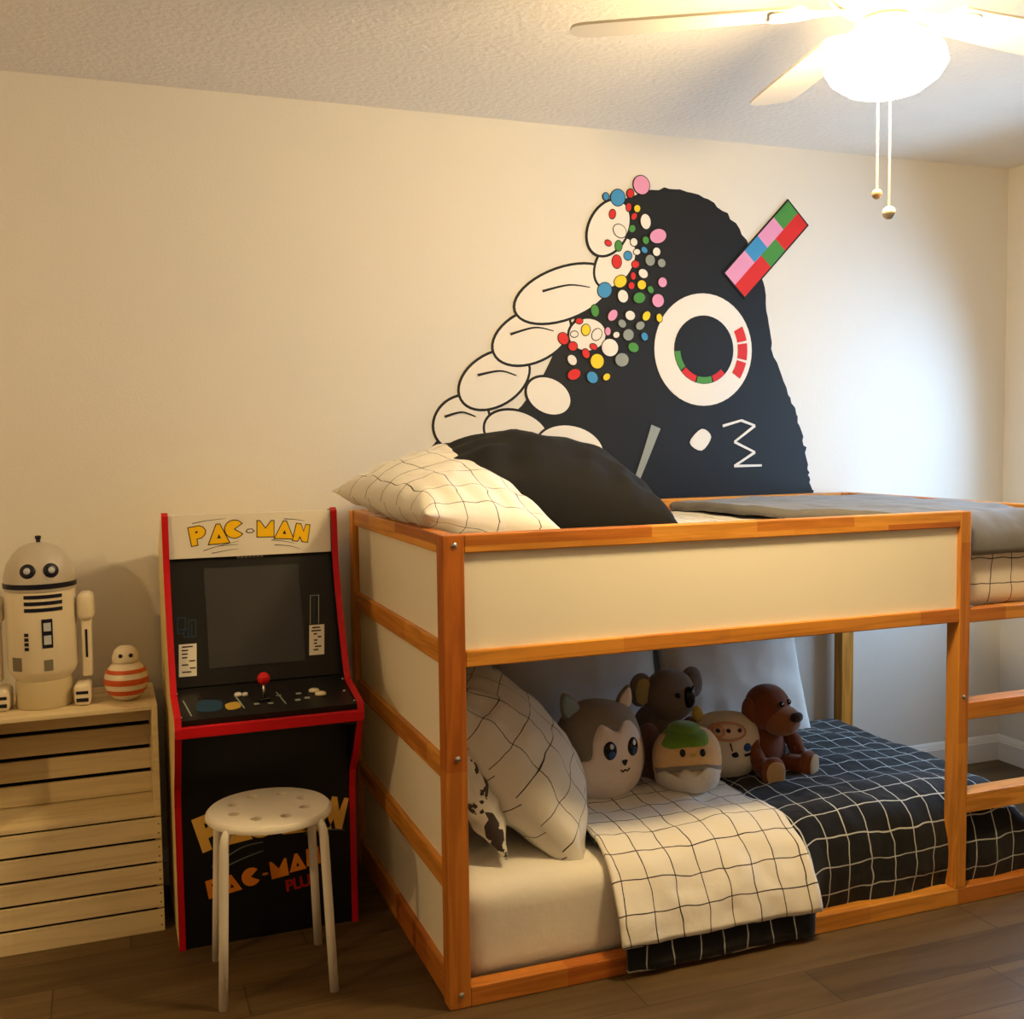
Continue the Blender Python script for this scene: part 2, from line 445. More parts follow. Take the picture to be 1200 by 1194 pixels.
def sheet(name, mat, parent, xs, sec, uvoff=(0, 0), thick=.012, wr=.008, seed=0, edge=None):
    """cloth swept along X; sec(x) gives the (y,z) path from back to front"""
    bm = bmesh.new(); uvl = bm.loops.layers.uv.new('UVMap')
    cols = []; vv = []
    for x in xs:
        pth = [Vector((0,)+p) for p in sec(x)]
        s = [0]
        for a, b in zip(pth[:-1], pth[1:]): s.append(s[-1]+(b-a).length)
        m = 64; col = []; vs = []
        tot = s[-1]
        k = 0
        for j in range(m+1):
            d = tot*j/m
            while k < len(s)-2 and s[k+1] < d: k += 1
            f = (d-s[k])/max(1e-6, s[k+1]-s[k])
            p = pth[k].lerp(pth[k+1], f)
            t = (pth[k+1]-pth[k]).normalized(); nn = Vector((0, t.z, -t.y))
            if nn.z < 0 and abs(nn.z) > .5: nn = -nn
            xx = edge(x, j/m) if edge else x
            w_ = wr*fbm((xx, p.y, p.z), 6, seed)+wr*.35*fbm((xx, p.y, p.z), 17, seed+1)
            q = Vector((xx, p.y, p.z))+nn*w_
            col.append(bm.verts.new(q)); vs.append((xx+uvoff[0], d-tot+uvoff[1]))
        cols.append(col); vv.append(vs)
    for a in range(len(xs)-1):
        for j in range(64):
            f = bm.faces.new((cols[a][j], cols[a][j+1], cols[a+1][j+1], cols[a+1][j])); f.smooth = True
            for lp, uv in zip(f.loops, (vv[a][j], vv[a][j+1], vv[a+1][j+1], vv[a+1][j])): lp[uvl].uv = uv
    o = obj(name, bm, mat, parent, smooth=True)
    md = o.modifiers.new('thickness', 'SOLIDIFY'); md.thickness = thick; md.offset = 0
    return o

def lerp(a, b, t): return a+(b-a)*t
def smooth(a, b, x):
    t = max(0, min(1, (x-a)/(b-a))); return t*t*(3-2*t)
def rounded(pts, k=8):
    return spline(pts, k, closed=False)
def duvet_sec(x):
    fall = smooth(1.79, 1.945, x)        # right end drops to the mattress edge
    top = .294-.11*fall+.022*math.sin(PI*min(1, max(0, (x-1.0)/.9)))
    tuck = smooth(1.02, 1.10, x)
    return rounded([(.990, .15), (.985, .245), (.92, top), (.6, top+.008), (.3, top+.004), (.13, top-.004),
                    (lerp(.055, .062, tuck), top-.045), (lerp(.006, .036, tuck), lerp(.17, .19, tuck)), (lerp(-.018, .034, tuck), lerp(.09, .12, tuck)),
                    (lerp(-.022, .040, tuck), lerp(.05, .07, tuck)), (lerp(-.022, .046, tuck), lerp(.016, .025, tuck))], 6)
xs = [.470+i*(1.932-.470)/110 for i in range(111)]
duvet = sheet('duvet', M_gridk, None, xs, duvet_sec, wr=.012, seed=3, thick=.012)
tag(duvet, 'black duvet with white grid lines covering the foot of the lower bunk', 'duvet')
def fold_sec(x):
    return rounded([(.66, .313), (.5, .316), (.3, .314), (.13, .308), (.043, .262), (-.012, .180), (-.036, .11), (-.039, .090)], 6)
xs = [.45+i*(1.045-.45)/60 for i in range(61)]
def fold_edge(x, t):
    k = (x-.45)/(1.045-.45)
    r = 1.0+.05*t-.06*smooth(.35, .0, t)
    l = .46+.012*math.sin(t*5)
    return lerp(l, r, k)
fold = sheet('turned_back_edge', M_gridw, duvet, xs, fold_sec, wr=.012, seed=3, thick=.010, edge=fold_edge)
fold['label'] = 'white grid underside of the duvet turned back over it'

# grey blanket folded on the upper bunk
def blanket_sec(x):
    return rounded([(.95, 1.128), (.92, 1.142), (.7, 1.147), (.4, 1.145), (.16, 1.141), (.085, 1.126), (.043, 1.085), (.037, 1.05), (.039, 1.03)], 6)
def blanket_edge(x, t):
    k = (x-1.05)/.86
    return lerp(1.14+.24*smooth(.25, .95, t)+.02*math.sin(t*9), 1.905, k)
xs = [1.05+i*(.86)/50 for i in range(51)]
bl = sheet('blanket', M_grey, None, xs, blanket_sec, wr=.008, seed=9, thick=.03, edge=blanket_edge)
tag(bl, 'grey folded blanket lying on the right half of the upper bunk', 'blanket')

# pillows on the upper bunk
pillow('pillow', 'white grid pillow lying on the left end of the upper bunk', M_gridp, .66, .42, .19, (.165, .53, 1.232), (.12, -.68, -.15), (.31, .15, .05), seed=1, wr=.010, twist=-.055)
pillow('pillow', 'black pillow leaning behind the white grid pillow on the upper bunk', M_blkp, .74, .48, .34, (.512, .64, 1.225), (.97, -.12, -.17), (.08, .95, .14), seed=2, wr=.013)
# pillows on the lower bunk
pillow('pillow', 'white grid pillow leaning up against the left end of the lower bunk', M_gridp, .62, .48, .28, (.305, .37, .505), (-.36, .06, .42), (.24, .48, .05), seed=3, wr=.012)
M_print = grid_mat('printed_pillowcase', (.78, .75, .69, 1), (.78, .75, .69, 1))
def print_mat(m):
    nt = m.node_tree; N = nt.nodes; L = nt.links; b = N['Principled BSDF']
    uv = N.new('ShaderNodeUVMap')
    vo = N.new('ShaderNodeTexVoronoi'); vo.inputs['Scale'].default_value = 7; L.new(uv.outputs[0], vo.inputs['Vector'])
    nz = N.new('ShaderNodeTexNoise'); nz.inputs['Scale'].default_value = 22; nz.inputs['Detail'].default_value = 3; L.new(uv.outputs[0], nz.inputs['Vector'])
    a = math_node(nt, 'LESS_THAN', vo.outputs['Distance'], .50)
    c = math_node(nt, 'GREATER_THAN', nz.outputs['Fac'], .5)
    mx = N.new('ShaderNodeMix'); mx.data_type = 'RGBA'; L.new(math_node(nt, 'MULTIPLY', a, c), mx.inputs['Factor'])
    mx.inputs['A'].default_value = (.78, .75, .69, 1); mx.inputs['B'].default_value = (.06, .045, .04, 1)
    L.new(mx.outputs['Result'], b.inputs['Base Color'])
print_mat(M_print)
pillow('pillow', 'white pillow with brown printed figures tucked behind the leaning grid pillow', M_print, .38, .40, .14, (.170, .350, .470), (.13, -.02, -.30), (.10, .5, .02), seed=4, wr=.009)
# back cushions
pillow('back_cushion', 'large white cushion against the wall of the lower bunk, the left one', M_whtp, .60, .56, .15, (.755, .905, .535), (1, 0, 0), (0, .20, .98), 'wall cushions', seed=5, wr=.006, pinch=.03, power=.35)
pillow('back_cushion', 'large white cushion against the wall of the lower bunk, behind the brown bear', M_whtp, .60, .56, .15, (1.345, .885, .540), (1, 0, 0), (0, .28, .95), 'wall cushions', seed=6, wr=.006, pinch=.07, power=.35)

# ------------------------------------------------------------------ plush toys (each faces -Y in its own frame)
def ell(rx, ry, rz, c=(0, 0, 0), e=2.2, n=36, m=24, flat=0, wob=.0, seed=0, taper=0):
    bm = bmesh.new()
    add_ell(bm, rx, ry, rz, c, e, n, m, flat, wob, seed, taper); return bm
def add_ell(bm, rx, ry, rz, c=(0, 0, 0), e=2.2, n=36, m=24, flat=0, wob=0, seed=0, taper=0, M=None, mi=0):
    rows = []
    sg = lambda v, p: math.copysign(abs(v)**p, v)
    for i in range(m+1):
        a = -PI/2+PI*i/m
        cz = sg(math.sin(a), 2/e); cr = abs(math.cos(a))**(2/e)
        if i in (0, m): cr = 0
        ring = []
        for j in range(n if cr > 0 else 1):
            t = 2*PI*j/n
            k = 1-taper*cz
            p = Vector((rx*cr*math.cos(t)*k, ry*cr*math.sin(t)*k, rz*cz))
            if flat and p.z < -rz*(1-flat): p.z = -rz*(1-flat)+(p.z+rz*(1-flat))*.25
            p += p.normalized()*wob*noise.noise(p*14+Vector((seed, 0, 0))) if p.length else Vector()
            p += Vector(c)
            if M is not None: p = M @ p
            ring.append(bm.verts.new(p))
        rows.append(ring)
    for a, b in zip(rows[:-1], rows[1:]):
        for j in range(n):
            k = (j+1) % n
            if len(a) == 1: f = bm.faces.new((a[0], b[k], b[j]))
            elif len(b) == 1: f = bm.faces.new((a[j], a[k], b[0]))
            else: f = bm.faces.new((a[j], a[k], b[k], b[j]))
            f.material_index = mi; f.smooth = True

def front_y(rx, ry, rz, c, e, x, z, taper=0):
    """front (-Y) surface of the super-ellipsoid at x, z"""
    zz = max(-1, min(1, (z-c[2])/rz)); k = 1-taper*zz
    cr = (max(0, 1-abs(zz)**e))**(1/e)
    xx = (x-c[0])/max(1e-6, rx*cr*k)
    xx = max(-1, min(1, xx))
    return c[1]-ry*cr*k*math.sqrt(max(0, 1-xx*xx))

def patch(bm, outline, surf, off=.002, rings=6, th=.003, mi=0):
    """a sewn-on piece following a surface: surf(x,z)->y"""
    cx = sum(p[0] for p in outline)/len(outline); cz = sum(p[1] for p in outline)/len(outline)
    n = len(outline); rows = []
    for r in range(rings+1):
        f = r/rings
        ring = []
        for i in range(n if r else 1):
            x = cx+(outline[i][0]-cx)*f; z = cz+(outline[i][1]-cz)*f
            o = off+th*(1-f**6)
            ring.append(bm.verts.new((x, surf(x, z)-o, z)))
        rows.append(ring)
    back = [bm.verts.new((x, surf(x, z)+.002, z)) for x, z in outline]
    rows.append(back)
    for a, b in zip(rows[:-1], rows[1:]):
        for j in range(n):
            k = (j+1) % n
            f = bm.faces.new((a[0], b[j], b[k])) if len(a) == 1 else bm.faces.new((a[j], b[j], b[k], a[k]))
            f.smooth = True; f.material_index = mi

def strip(bm, pts, w, surf, off=.004, closed=False):
    """a stitched line following a surface"""
    n = len(pts); rows = []
    for i in range(n):
        a = Vector(pts[(i-1) % n] if closed else pts[max(i-1, 0)]); b = Vector(pts[(i+1) % n] if closed else pts[min(i+1, n-1)])
        t = (b-a).normalized(); q = Vector((-t.y, t.x))*w/2; p = Vector(pts[i])
        l, r = p+q, p-q
        rows.append([bm.verts.new((c.x, surf(c.x, c.y)-o, c.y)) for c, o in ((l, 0), (l, off), (r, off), (r, 0))])
    for i in range(n if closed else n-1):
        a, b = rows[i], rows[(i+1) % n]
        for j in range(4): bm.faces.new((a[j], b[j], b[(j+1) % 4], a[(j+1) % 4]))
    if not closed: bm.faces.new(rows[0]); bm.faces.new(rows[-1][::-1])
    bmesh.ops.recalc_face_normals(bm, faces=bm.faces)

def plush_mat(name, c): return new_mat(name, c, .95, spec=.1, bump=.5, bscale=220, var=.08, vscale=20, sheen=.4)
P_grey = plush_mat('grey_plush', srgb(134, 126, 116)); P_white = plush_mat('white_plush', srgb(232, 216, 205))
P_ear = plush_mat('blue_grey_plush', srgb(146, 162, 168)); P_eye = new_mat('black_eye', (.006, .006, .01, 1), .2)
P_eyew = new_mat('eye_highlight', (.8, .8, .82, 1), .3); P_eyeb = new_mat('blue_eye', srgb(36, 70, 128), .3)
P_tan = plush_mat('tan_plush', srgb(226, 186, 132)); P_green = plush_mat('green_plush', srgb(106, 146, 42))
P_shell = plush_mat('shell_plush', srgb(216, 206, 190)); P_yel = plush_mat('yellow_plush', srgb(206, 182, 96))
P_pink = plush_mat('pink_stitch', srgb(206, 140, 110)); P_cream = plush_mat('cream_plush', srgb(226, 214, 196))
P_brn = plush_mat('brown_plush', srgb(122, 66, 34)); P_muz = plush_mat('light_brown_plush', srgb(150, 98, 64))
P_sole = plush_mat('tan_sole', srgb(188, 154, 110)); P_dark = plush_mat('dark_brown_plush', srgb(52, 28, 22))
P_kgrey = plush_mat('koala_grey_plush', srgb(118, 106, 98)); P_ktan = plush_mat('pale_olive_plush', srgb(172, 156, 108)); P_kpaw = plush_mat('mauve_plush', srgb(124, 92, 84))
P_line = new_mat('stitching', (.02, .015, .014, 1), .8)

def flat_eye(name, mats, parent, pts, surf, off=.004, label=None):
    bm = bmesh.new(); patch(bm, pts, surf, off=off, rings=3, th=.002); return obj(name, bm, mats, parent, label=label)

# husky
hk = thing('plush_husky', 'round grey and white husky plush with big blue eyes, leftmost of the toys', 'plush toy', (.622, .475, .300), math.radians(2))
RX, RY, RZ, Cc, EE, TP = .148, .10, .152, (0, 0, .145), 2.5, .06
obj('body', ell(RX, RY, RZ, Cc, EE, 44, 30, flat=.08, wob=.006, seed=2, taper=TP), P_grey, hk, True)
sf = lambda x, z: front_y(RX, RY, RZ, Cc, EE, x, z, TP)
bm = bmesh.new()
face = spline([(-.140, .030), (-.143, .095), (-.10, .138), (-.066, .150), (-.056, .205), (-.028, .244), (.018, .222), (.056, .250), (.096, .222), (.124, .155), (.132, .09), (.122, .03), (.05, .006), (-.07, .004)], 6)
patch(bm, face, sf, off=.003, rings=10, th=.006); obj('face_patch', bm, P_white, hk, label='white face and belly')
for s, x in ((-1, -.012), (1, .07)):
    e = flat_eye('eye', P_eye, hk, circ(x, .172, .021, .027, 20), sf, .010)
    flat_eye('iris', P_eyeb, e, circ(x+.004, .160, .011, .012, 14), sf, .0125)
    flat_eye('highlight', P_eyew, e, circ(x+.004, .184, .006, .008, 12), sf, .0135)
flat_eye('nose', P_eye, hk, spline([(.026, .138), (.046, .138), (.036, .122)], 4), sf, .011)
bm = bmesh.new(); strip(bm, spline([(.022, .112), (.029, .105), (.036, .110), (.044, .105), (.054, .112)], 4, False), .0035, sf, .0115)
obj('mouth', bm, P_line, hk)
def ear(parent, base, tip, w, th, m1, m2, name='ear'):
    base, tip = Vector(base), Vector(tip)
    d = tip-base; L = d.length; ez = d.normalized(); ex = ez.cross(Vector((0, 1, 0))).normalized(); ey = ez.cross(ex)
    Mx = Matrix(((ex.x, ey.x, ez.x, base.x), (ex.y, ey.y, ez.y, base.y), (ex.z, ey.z, ez.z, base.z), (0, 0, 0, 1)))
    def leaf(k, off, t):
        bm = bmesh.new(); n = 20
        out = spline([(-w*.42*k, L*.5-L*.55*k), (-w*.5*k, L*.5-L*.05*k), (0, L*.5+L*.5*k), (w*.5*k, L*.5-L*.05*k), (w*.42*k, L*.5-L*.55*k)], 5)
        rows = []
        for sgn in (1, -1):
            for f in (0, .4, .75, .93):
                ring = [bm.verts.new(Mx @ Vector((x*f, sgn*t*math.sqrt(1-f*f)+off, L*.5+(z-L*.5)*f))) for x, z in (out if f else out[:1])]
                rows.append((sgn, f, ring))
        edge = [bm.verts.new(Mx @ Vector((x, off, z))) for x, z in out]
        for sgn in (1, -1):
            rr = [r for s_, f, r in rows if s_ == sgn]+[edge]
            for a, b in zip(rr[:-1], rr[1:]):
                for j in range(len(out)):
                    kx = (j+1) % len(out)
                    v = (a[0], b[j], b[kx]) if len(a) == 1 else (a[j], b[j], b[kx], a[kx])
                    bm.faces.new(v if sgn == 1 else v[::-1]).smooth = True
        bmesh.ops.recalc_face_normals(bm, faces=bm.faces)
        return bm
    e = obj(name, leaf(1, 0, th), m1, parent, True)
    # inner side faces the front: pick the sign of ey that points to -Y
    sg = -1 if ey.y > 0 else 1
    obj('ear_inner', leaf(.78, sg*th*.75, th*.5), m2, e, True)
    return e
ear(hk, (-.085, -.01, .262), (-.122, -.015, .335), .058, .012, P_grey, P_ear)
ear(hk, (.085, .0, .265), (.108, 0, .335), .05, .012, P_grey, P_white)

# koala
ko = thing('plush_koala', 'grey-brown koala plush with a big black nose, sitting behind the other toys', 'plush toy', (.915, .600, .290), math.radians(6))
bm = bmesh.new(); add_ell(bm, .095, .075, .12, (0, .03, .12), 2.2); obj('body', bm, P_kgrey, ko, True)
HC = (.02, -.005, .265)
obj('head', ell(.088, .072, .082, HC, 2.3, wob=.004), P_kgrey, ko, True)
hs = lambda x, z: front_y(.088, .072, .082, HC, 2.3, x, z)
bm = bmesh.new(); add_ell(bm, .021, .020, .034, (.050, -.070, .268), 2.4, 20, 14); obj('nose', bm, P_eye, ko, True)
flat_eye('eye', P_eye, ko, circ(.004, .28, .008, .008, 14), hs, .004)
flat_eye('eye', P_eye, ko, circ(.078, .29, .007, .008, 14), hs, .004)
for s in (-1, 1):
    bm = bmesh.new(); add_ell(bm, .042, .018, .054, (.02+s*.098, .012, .29), 2.2); e = obj('ear', bm, P_kgrey, ko, True)
    bm = bmesh.new(); add_ell(bm, .030, .010, .042, (.02+s*.100, -.006, .288), 2.2); obj('ear_inner', bm, P_ktan if s < 0 else P_kgrey, e, True)
for s in (-1, 1):
    bm = bmesh.new(); add_ell(bm, .036, .036, .062, (s*.082-.005, -.045, .135), 2.2); obj('arm', bm, P_kpaw, ko, True)
    bm = bmesh.new(); add_ell(bm, .044, .060, .048, (s*.075, -.075, .045), 2.3); obj('foot', bm, P_kpaw, ko, True)

# chick in a shell
ch = thing('plush_chick', 'small tan chick plush with a green cap in a white shell', 'plush toy', (.888, .400, .306), math.radians(-24))
RX2, RY2, RZ2, C2, E2 = .105, .085, .104, (0, 0, .100), 2.4
obj('body', ell(RX2, RY2, RZ2, C2, E2, 40, 26, flat=.06, wob=.003), P_tan, ch, True)
s2 = lambda x, z: front_y(RX2, RY2, RZ2, C2, E2, x, z)
bm = bmesh.new(); patch(bm, spline([(-.088, .16), (-.06, .196), (0, .203), (.05, .194), (.055, .165), (.02, .160), (-.02, .158), (-.06, .150)], 5), s2, .003, 6, .004); obj('cap', bm, P_green, ch)
add = bmesh.new(); add_ell(add, .050, .05, .02, (-.01, 0, .195), 2.2); obj('cap_top', add, P_green, ch, True)
bm = bmesh.new(); patch(bm, spline([(-.098, .06), (-.07, .084), (-.045, .070), (-.015, .096), (.02, .082), (.05, .098), (.082, .086), (.1, .07), (.09, .02), (.05, .006), (-.05, .006), (-.09, .02)], 4), s2, .004, 8, .008); obj('shell', bm, P_shell, ch)
bm = bmesh.new(); strip(bm, spline([(-.098, .072), (-.05, .090), (.0, .097), (.05, .098), (.098, .082)], 5, False), .018, s2, .003); obj('shell_rim', bm, P_grey, ch, label='grey lining under the shell edge')
for x in (-.022, .038): flat_eye('eye', P_eye, ch, circ(x, .142, .0085, .0105, 14), s2, .004)
flat_eye('beak', P_yel, ch, circ(.01, .136, .010, .005, 12), s2, .005)

# cow-like white plush
cw = thing('plush_calf', 'white plush calf with yellow horns and a pink muzzle ring', 'plush toy', (1.085, .500, .298), math.radians(-18))
RX3, RY3, RZ3, C3, E3 = .112, .085, .106, (0, 0, .104), 2.5
obj('body', ell(RX3, RY3, RZ3, C3, E3, 40, 26, flat=.06, wob=.004, seed=5), P_cream, cw, True)
s3 = lambda x, z: front_y(RX3, RY3, RZ3, C3, E3, x, z)
bm = bmesh.new(); patch(bm, spline([(-.105, .075), (-.075, .078), (-.04, .05), (-.03, .012), (-.06, .006), (-.1, .03)], 5), s3, .002, 5, .003); obj('patch', bm, P_grey, cw, label='grey lower patch')
m_ = flat_eye('muzzle', plush_mat('pale_pink_plush', srgb(226, 196, 170)), cw, circ(-.012, .166, .056, .024, 24), s3, .003)
bm = bmesh.new()
ring_o = circ(-.012, .166, .058, .026, 28)
strip(bm, ring_o, .004, s3, .007, True); obj('stitching', bm, P_pink, m_)
bm = bmesh.new(); rr = circ(-.042, .168, .017, .017, 20); strip(bm, rr, .006, s3, .009, True); obj('cheek_ring', bm, P_pink, m_)
for x in (-.042, -.010, .026): flat_eye('nostril', P_dark, m_, circ(x, .170, .007, .006, 12), s3, .008)
flat_eye('eye', P_eyeb, cw, circ(.050, .116, .013, .013, 16), s3, .004, label='blue eye')
bm = bmesh.new(); strip(bm, [(.04, .092), (.055, .093), (.07, .094), (.085, .096), (.1, .098)], .009, s3, .004); obj('stripe', bm, P_line, cw)
bm = bmesh.new(); strip(bm, [(-.062, .100), (-.048, .100), (-.034, .100)], .013, s3, .004); obj('stripe', bm, P_dark, cw)
bm = bmesh.new(); strip(bm, [(-.006, .132), (-.004, .122), (0, .108)], .004, s3, .004); obj('stripe', bm, P_line, cw)
flat_eye('patch', P_line, cw, spline([(-.002, .098), (.014, .104), (.02, .090), (.004, .088)], 3), s3, .004)
for s, x in ((-1, -.09), (1, .075)):
    bm = bmesh.new(); add_ell(bm, .018, .014, .028, (0, 0, 0), 2.0, 18, 12, M=Matrix.Translation((x, 0, .205)) @ Matrix.Rotation(s*.25, 4, 'Y')); obj('horn', bm, P_yel, cw, True)

# bear / brown dog
be = thing('plush_bear', 'brown plush bear with a lighter muzzle sitting at the right end of the toys', 'plush toy', (1.222, .475, .300), math.radians(8))
bm = bmesh.new(); add_ell(bm, .082, .068, .095, (-.005, .02, .09), 2.2, taper=.15); obj('body', bm, P_brn, be, True)
bm = bmesh.new(); add_ell(bm, .074, .068, .074, (0, 0, .215), 2.2); obj('head', bm, P_brn, be, True)
bm = bmesh.new(); add_ell(bm, .062, .058, .048, (.020, -.045, .180), 2.2); obj('muzzle', bm, P_muz, be, True)
bm = bmesh.new(); add_ell(bm, .025, .014, .017, (.030, -.102, .200), 2.2, 18, 12); obj('nose', bm, P_dark, be, True)
for x in (.002, .042):
    bm = bmesh.new(); add_ell(bm, .009, .007, .009, (x, front_y(.074, .068, .074, (0, 0, .215), 2.2, x, .238)-.002, .238), 2, 14, 10); e = obj('eye', bm, P_eye, be, True)
    bm = bmesh.new(); add_ell(bm, .003, .002, .003, (x-.003, front_y(.074, .068, .074, (0, 0, .215), 2.2, x, .238)-.008, .241), 2, 8, 6); obj('highlight', bm, P_eyew, e, True)
for s in (-1, 1):
    bm = bmesh.new(); add_ell(bm, .017, .028, .048, (s*.072, .004, .205), 2.2); obj('ear', bm, P_brn, be, True)
    bm = bmesh.new(); tube(bm, [(s*.07, 0, .14), (s*.088, -.03, .10), (s*.082, -.06, .06)], .024, 14, rads=[.024, .027, .024]); add_ell(bm, .025, .025, .027, (s*.082, -.062, .052), 2, 16, 12); obj('arm', bm, P_brn, be, True)
    Mf = Matrix.Translation((s*.068, -.10, .036)) @ Matrix.Rotation(s*.35, 4, 'Z')
    bm = bmesh.new(); add_ell(bm, .036, .060, .034, (0, .035, 0), 2.2, M=Mf); add_ell(bm, .038, .024, .046, (0, -.012, .008), 2.3, M=Mf); f_ = obj('foot', bm, P_brn, be, True)
    bm = bmesh.new(); add_ell(bm, .030, .006, .038, (0, -.033, .008), 2.3, M=Mf); obj('sole', bm, P_sole, f_, True)

# ------------------------------------------------------------------ arcade cabinet
ac = thing('arcade_cabinet', 'black home arcade cabinet with red edges and a white marquee between crates and bed', 'arcade machine', (0, 0, 0))
AX0, AX1 = -.592, -.098
prof = [(1.035, 0), (.575, 0), (.578, .30), (.575, .40), (.560, .455), (.505, .525), (.450, .625), (.435, .645), (.445, .672), (.60, .70), (.625, .74), (.675, .85), (.715, .95), (.735, 1.02), (.742, 1.06), (.748, 1.178), (.762, 1.184), (.80, 1.180), (1.035, 1.06)]
front_line = prof[1:17]
MYZ = lambda x: Matrix(((0, 0, 1, x), (1, 0, 0, 0), (0, 1, 0, 0), (0, 0, 0, 1)))
for x0 in (AX0, AX1-.016):
    bm = bmesh.new(); prism(bm, prof, MYZ(x0), 0, .016); bmesh.ops.recalc_face_normals(bm, faces=bm.faces)
    for f in bm.faces:
        if (f.normal.x > .9) == (x0 == AX0) and abs(f.normal.x) > .9: f.material_index = 1
    sp_ = obj('side_panel', bm, [M_cream, M_blk], ac)
    bm = bmesh.new()
    A = [bm.verts.new((x0-.0008, y, z)) for y, z in front_line]; B = [bm.verts.new((x0+.0168, y, z)) for y, z in front_line]
    op = []
    for i, (y, z) in enumerate(front_line):
        a = Vector(front_line[max(i-1, 0)]); b_ = Vector(front_line[min(i+1, len(front_line)-1)]); t = (b_-a).normalized(); op.append((y-t.y*.004, z+t.x*.004))
    A2 = [bm.verts.new((x0-.0008, y, z)) for y, z in op]; B2 = [bm.verts.new((x0+.0168, y, z)) for y, z in op]
    for i in range(len(front_line)-1):
        bm.faces.new((A2[i], A2[i+1], B2[i+1], B2[i])); bm.faces.new((A[i], A[i+1], A2[i+1], A2[i])); bm.faces.new((B[i], B2[i], B2[i+1], B[i+1]))
    bmesh.ops.recalc_face_normals(bm, faces=bm.faces)
    obj('edge_trim', bm, M_red, sp_)
IX0, IX1 = AX0+.017, AX1-.017
IW = IX1-IX0
bm = bmesh.new(); box(bm, IX0, IX1, .578, .588, 0, .64); obj('front_panel', bm, M_blk, ac)
bm = bmesh.new(); box(bm, IX0, IX1, 1.02, 1.034, 0, 1.05); obj('back_panel', bm, M_blk, ac)
bm = bmesh.new(); prism(bm, [(.764, 1.165), (1.03, 1.045), (1.03, 1.058), (.80, 1.176), (.764, 1.178)], MYZ(IX0), 0, IW); obj('top_panel', bm, M_cream, ac)
# marquee (front at y=.752, z 1.056-1.176)
bm = bmesh.new(); box(bm, IX0, IX1, .752, .764, 1.056, 1.180, bev=.001); mq = obj('marquee', bm, M_marq, ac)
# bezel: slanted from (y .640,z .712) up to (y .760, z 1.055)
b0, b1 = Vector((0, .655, .708)), Vector((0, .768, 1.056))
bv = (b1-b0); BLn = bv.length
MB = frame_mat((IX0, b0.y, b0.z), (1, 0, 0), bv)        # x right, y up along bezel, z out toward viewer
bm = bmesh.new(); prism(bm, [(0, 0), (IW, 0), (IW, BLn), (0, BLn)], MB, -.012, 0); bz = obj('bezel', bm, M_blk2, ac)
scr = [(.093, .047), (IW-.098, .047), (IW-.098, BLn-.034), (.093, BLn-.034)]
bm = bmesh.new(); prism(bm, scr, MB, -.004, .002); sc_ = obj('screen', bm, M_scr, ac)
# deck: top z .675..  from y=.445 to .655, slightly rising
d0, d1 = Vector((0, .448, .664)), Vector((0, .655, .702))
dv = d1-d0; DL = dv.length
MD = frame_mat((IX0, d0.y, d0.z), (1, 0, 0), dv)
bm = bmesh.new(); prism(bm, [(-.016, 0), (IW+.016, 0), (IW+.016, DL), (-.016, DL)], MD, -.022, .003); dk = obj('control_deck', bm, M_blk2, ac)
bm = bmesh.new(); box(bm, IX0-.017, IX1+.017, .432, .448, .622, .652, bev=.003); obj('deck_edge', bm, M_red, ac, label='red strip along the front of the control deck')
bm = bmesh.new(); box(bm, IX0, IX1, .448, .58, .612, .64); obj('deck_underside', bm, M_blk, ac)

GLY = {
 'P': ([(0, 0), (.32, 0), (.32, .34), (.62, .36), (.82, .5), (.9, .7), (.8, .9), (.6, 1), (0, 1)], [(.34, .62), (.34, .78), (.52, .7)]),
 'A': ([(0, 0), (1, 0), (.6, 1), (.44, 1)], [(.42, .26), (.62, .26), (.52, .5)]),
 'C': ([(.5+.52*math.cos(a), .5+.52*math.sin(a)) for a in [math.radians(38+i*(284/24)) for i in range(25)]]+[(.46, .5)], None),
 '-': ([(0, .12), (.2, 0), (.8, 0), (1, .12), (.8, .3), (.2, .3)], None),
 'M': ([(0, 0), (1.0, 0), (1.0, 1), (.86, 1), (.5, .5), (.14, 1), (0, 1)], None),
 'N': ([(0, 0), (.3, 0), (.42, .3), (.62, 0), (.95, 0), (.95, 1), (.72, 1), (.62, .55), (.36, 1), (.1, 1)], None),
}
def glyph(bm, ch, M, x, y, w, h, rot, d, m_fill, m_out, ow, fill=True):
    poly, hole = GLY[ch]
    T = lambda p: (x+(p[0]-.5)*w*math.cos(rot)-(p[1]-.5)*h*math.sin(rot), y+(p[0]-.5)*w*math.sin(rot)+(p[1]-.5)*h*math.cos(rot))
    q = [T(p) for p in poly]
    if ow: prism(bm, offset_poly(q, ow), M, 0, d, m_out)
    prism(bm, q, M, d if ow else 0, d*2, m_fill)
    if hole: prism(bm, [T(p) for p in hole], M, d*2, d*2.6, m_out)
MW_, MH_ = IW, .12
MQ = frame_mat((IX0, .752, 1.056), (1, 0, 0), (0, 0, 1))
def mz(x, y):    # marquee print position
    u = (x-8)/1112; top = 50-38*u; bot = 370-55*u
    return u*MW_, (bot-y)/(bot-top)*MH_
bm = bmesh.new()
K = MW_/1112
for ch, x, y, w, h, rot in (('P', 208, 188, 118, 128, .16), ('A', 338, 178, 136, 134, .05), ('C', 447, 142, 122, 118, .02), ('-', 553, 133, 46, 62, 0), ('M', 660, 141, 112, 112, -.03), ('A', 790, 150, 128, 122, -.06), ('N', 912, 172, 108, 122, -.16)):
    u, v = mz(x, y)
    glyph(bm, ch, MQ, u, v, w*K, h*K*.98, rot, .0006, 2 if ch == '-' else 0, 1, .0026)
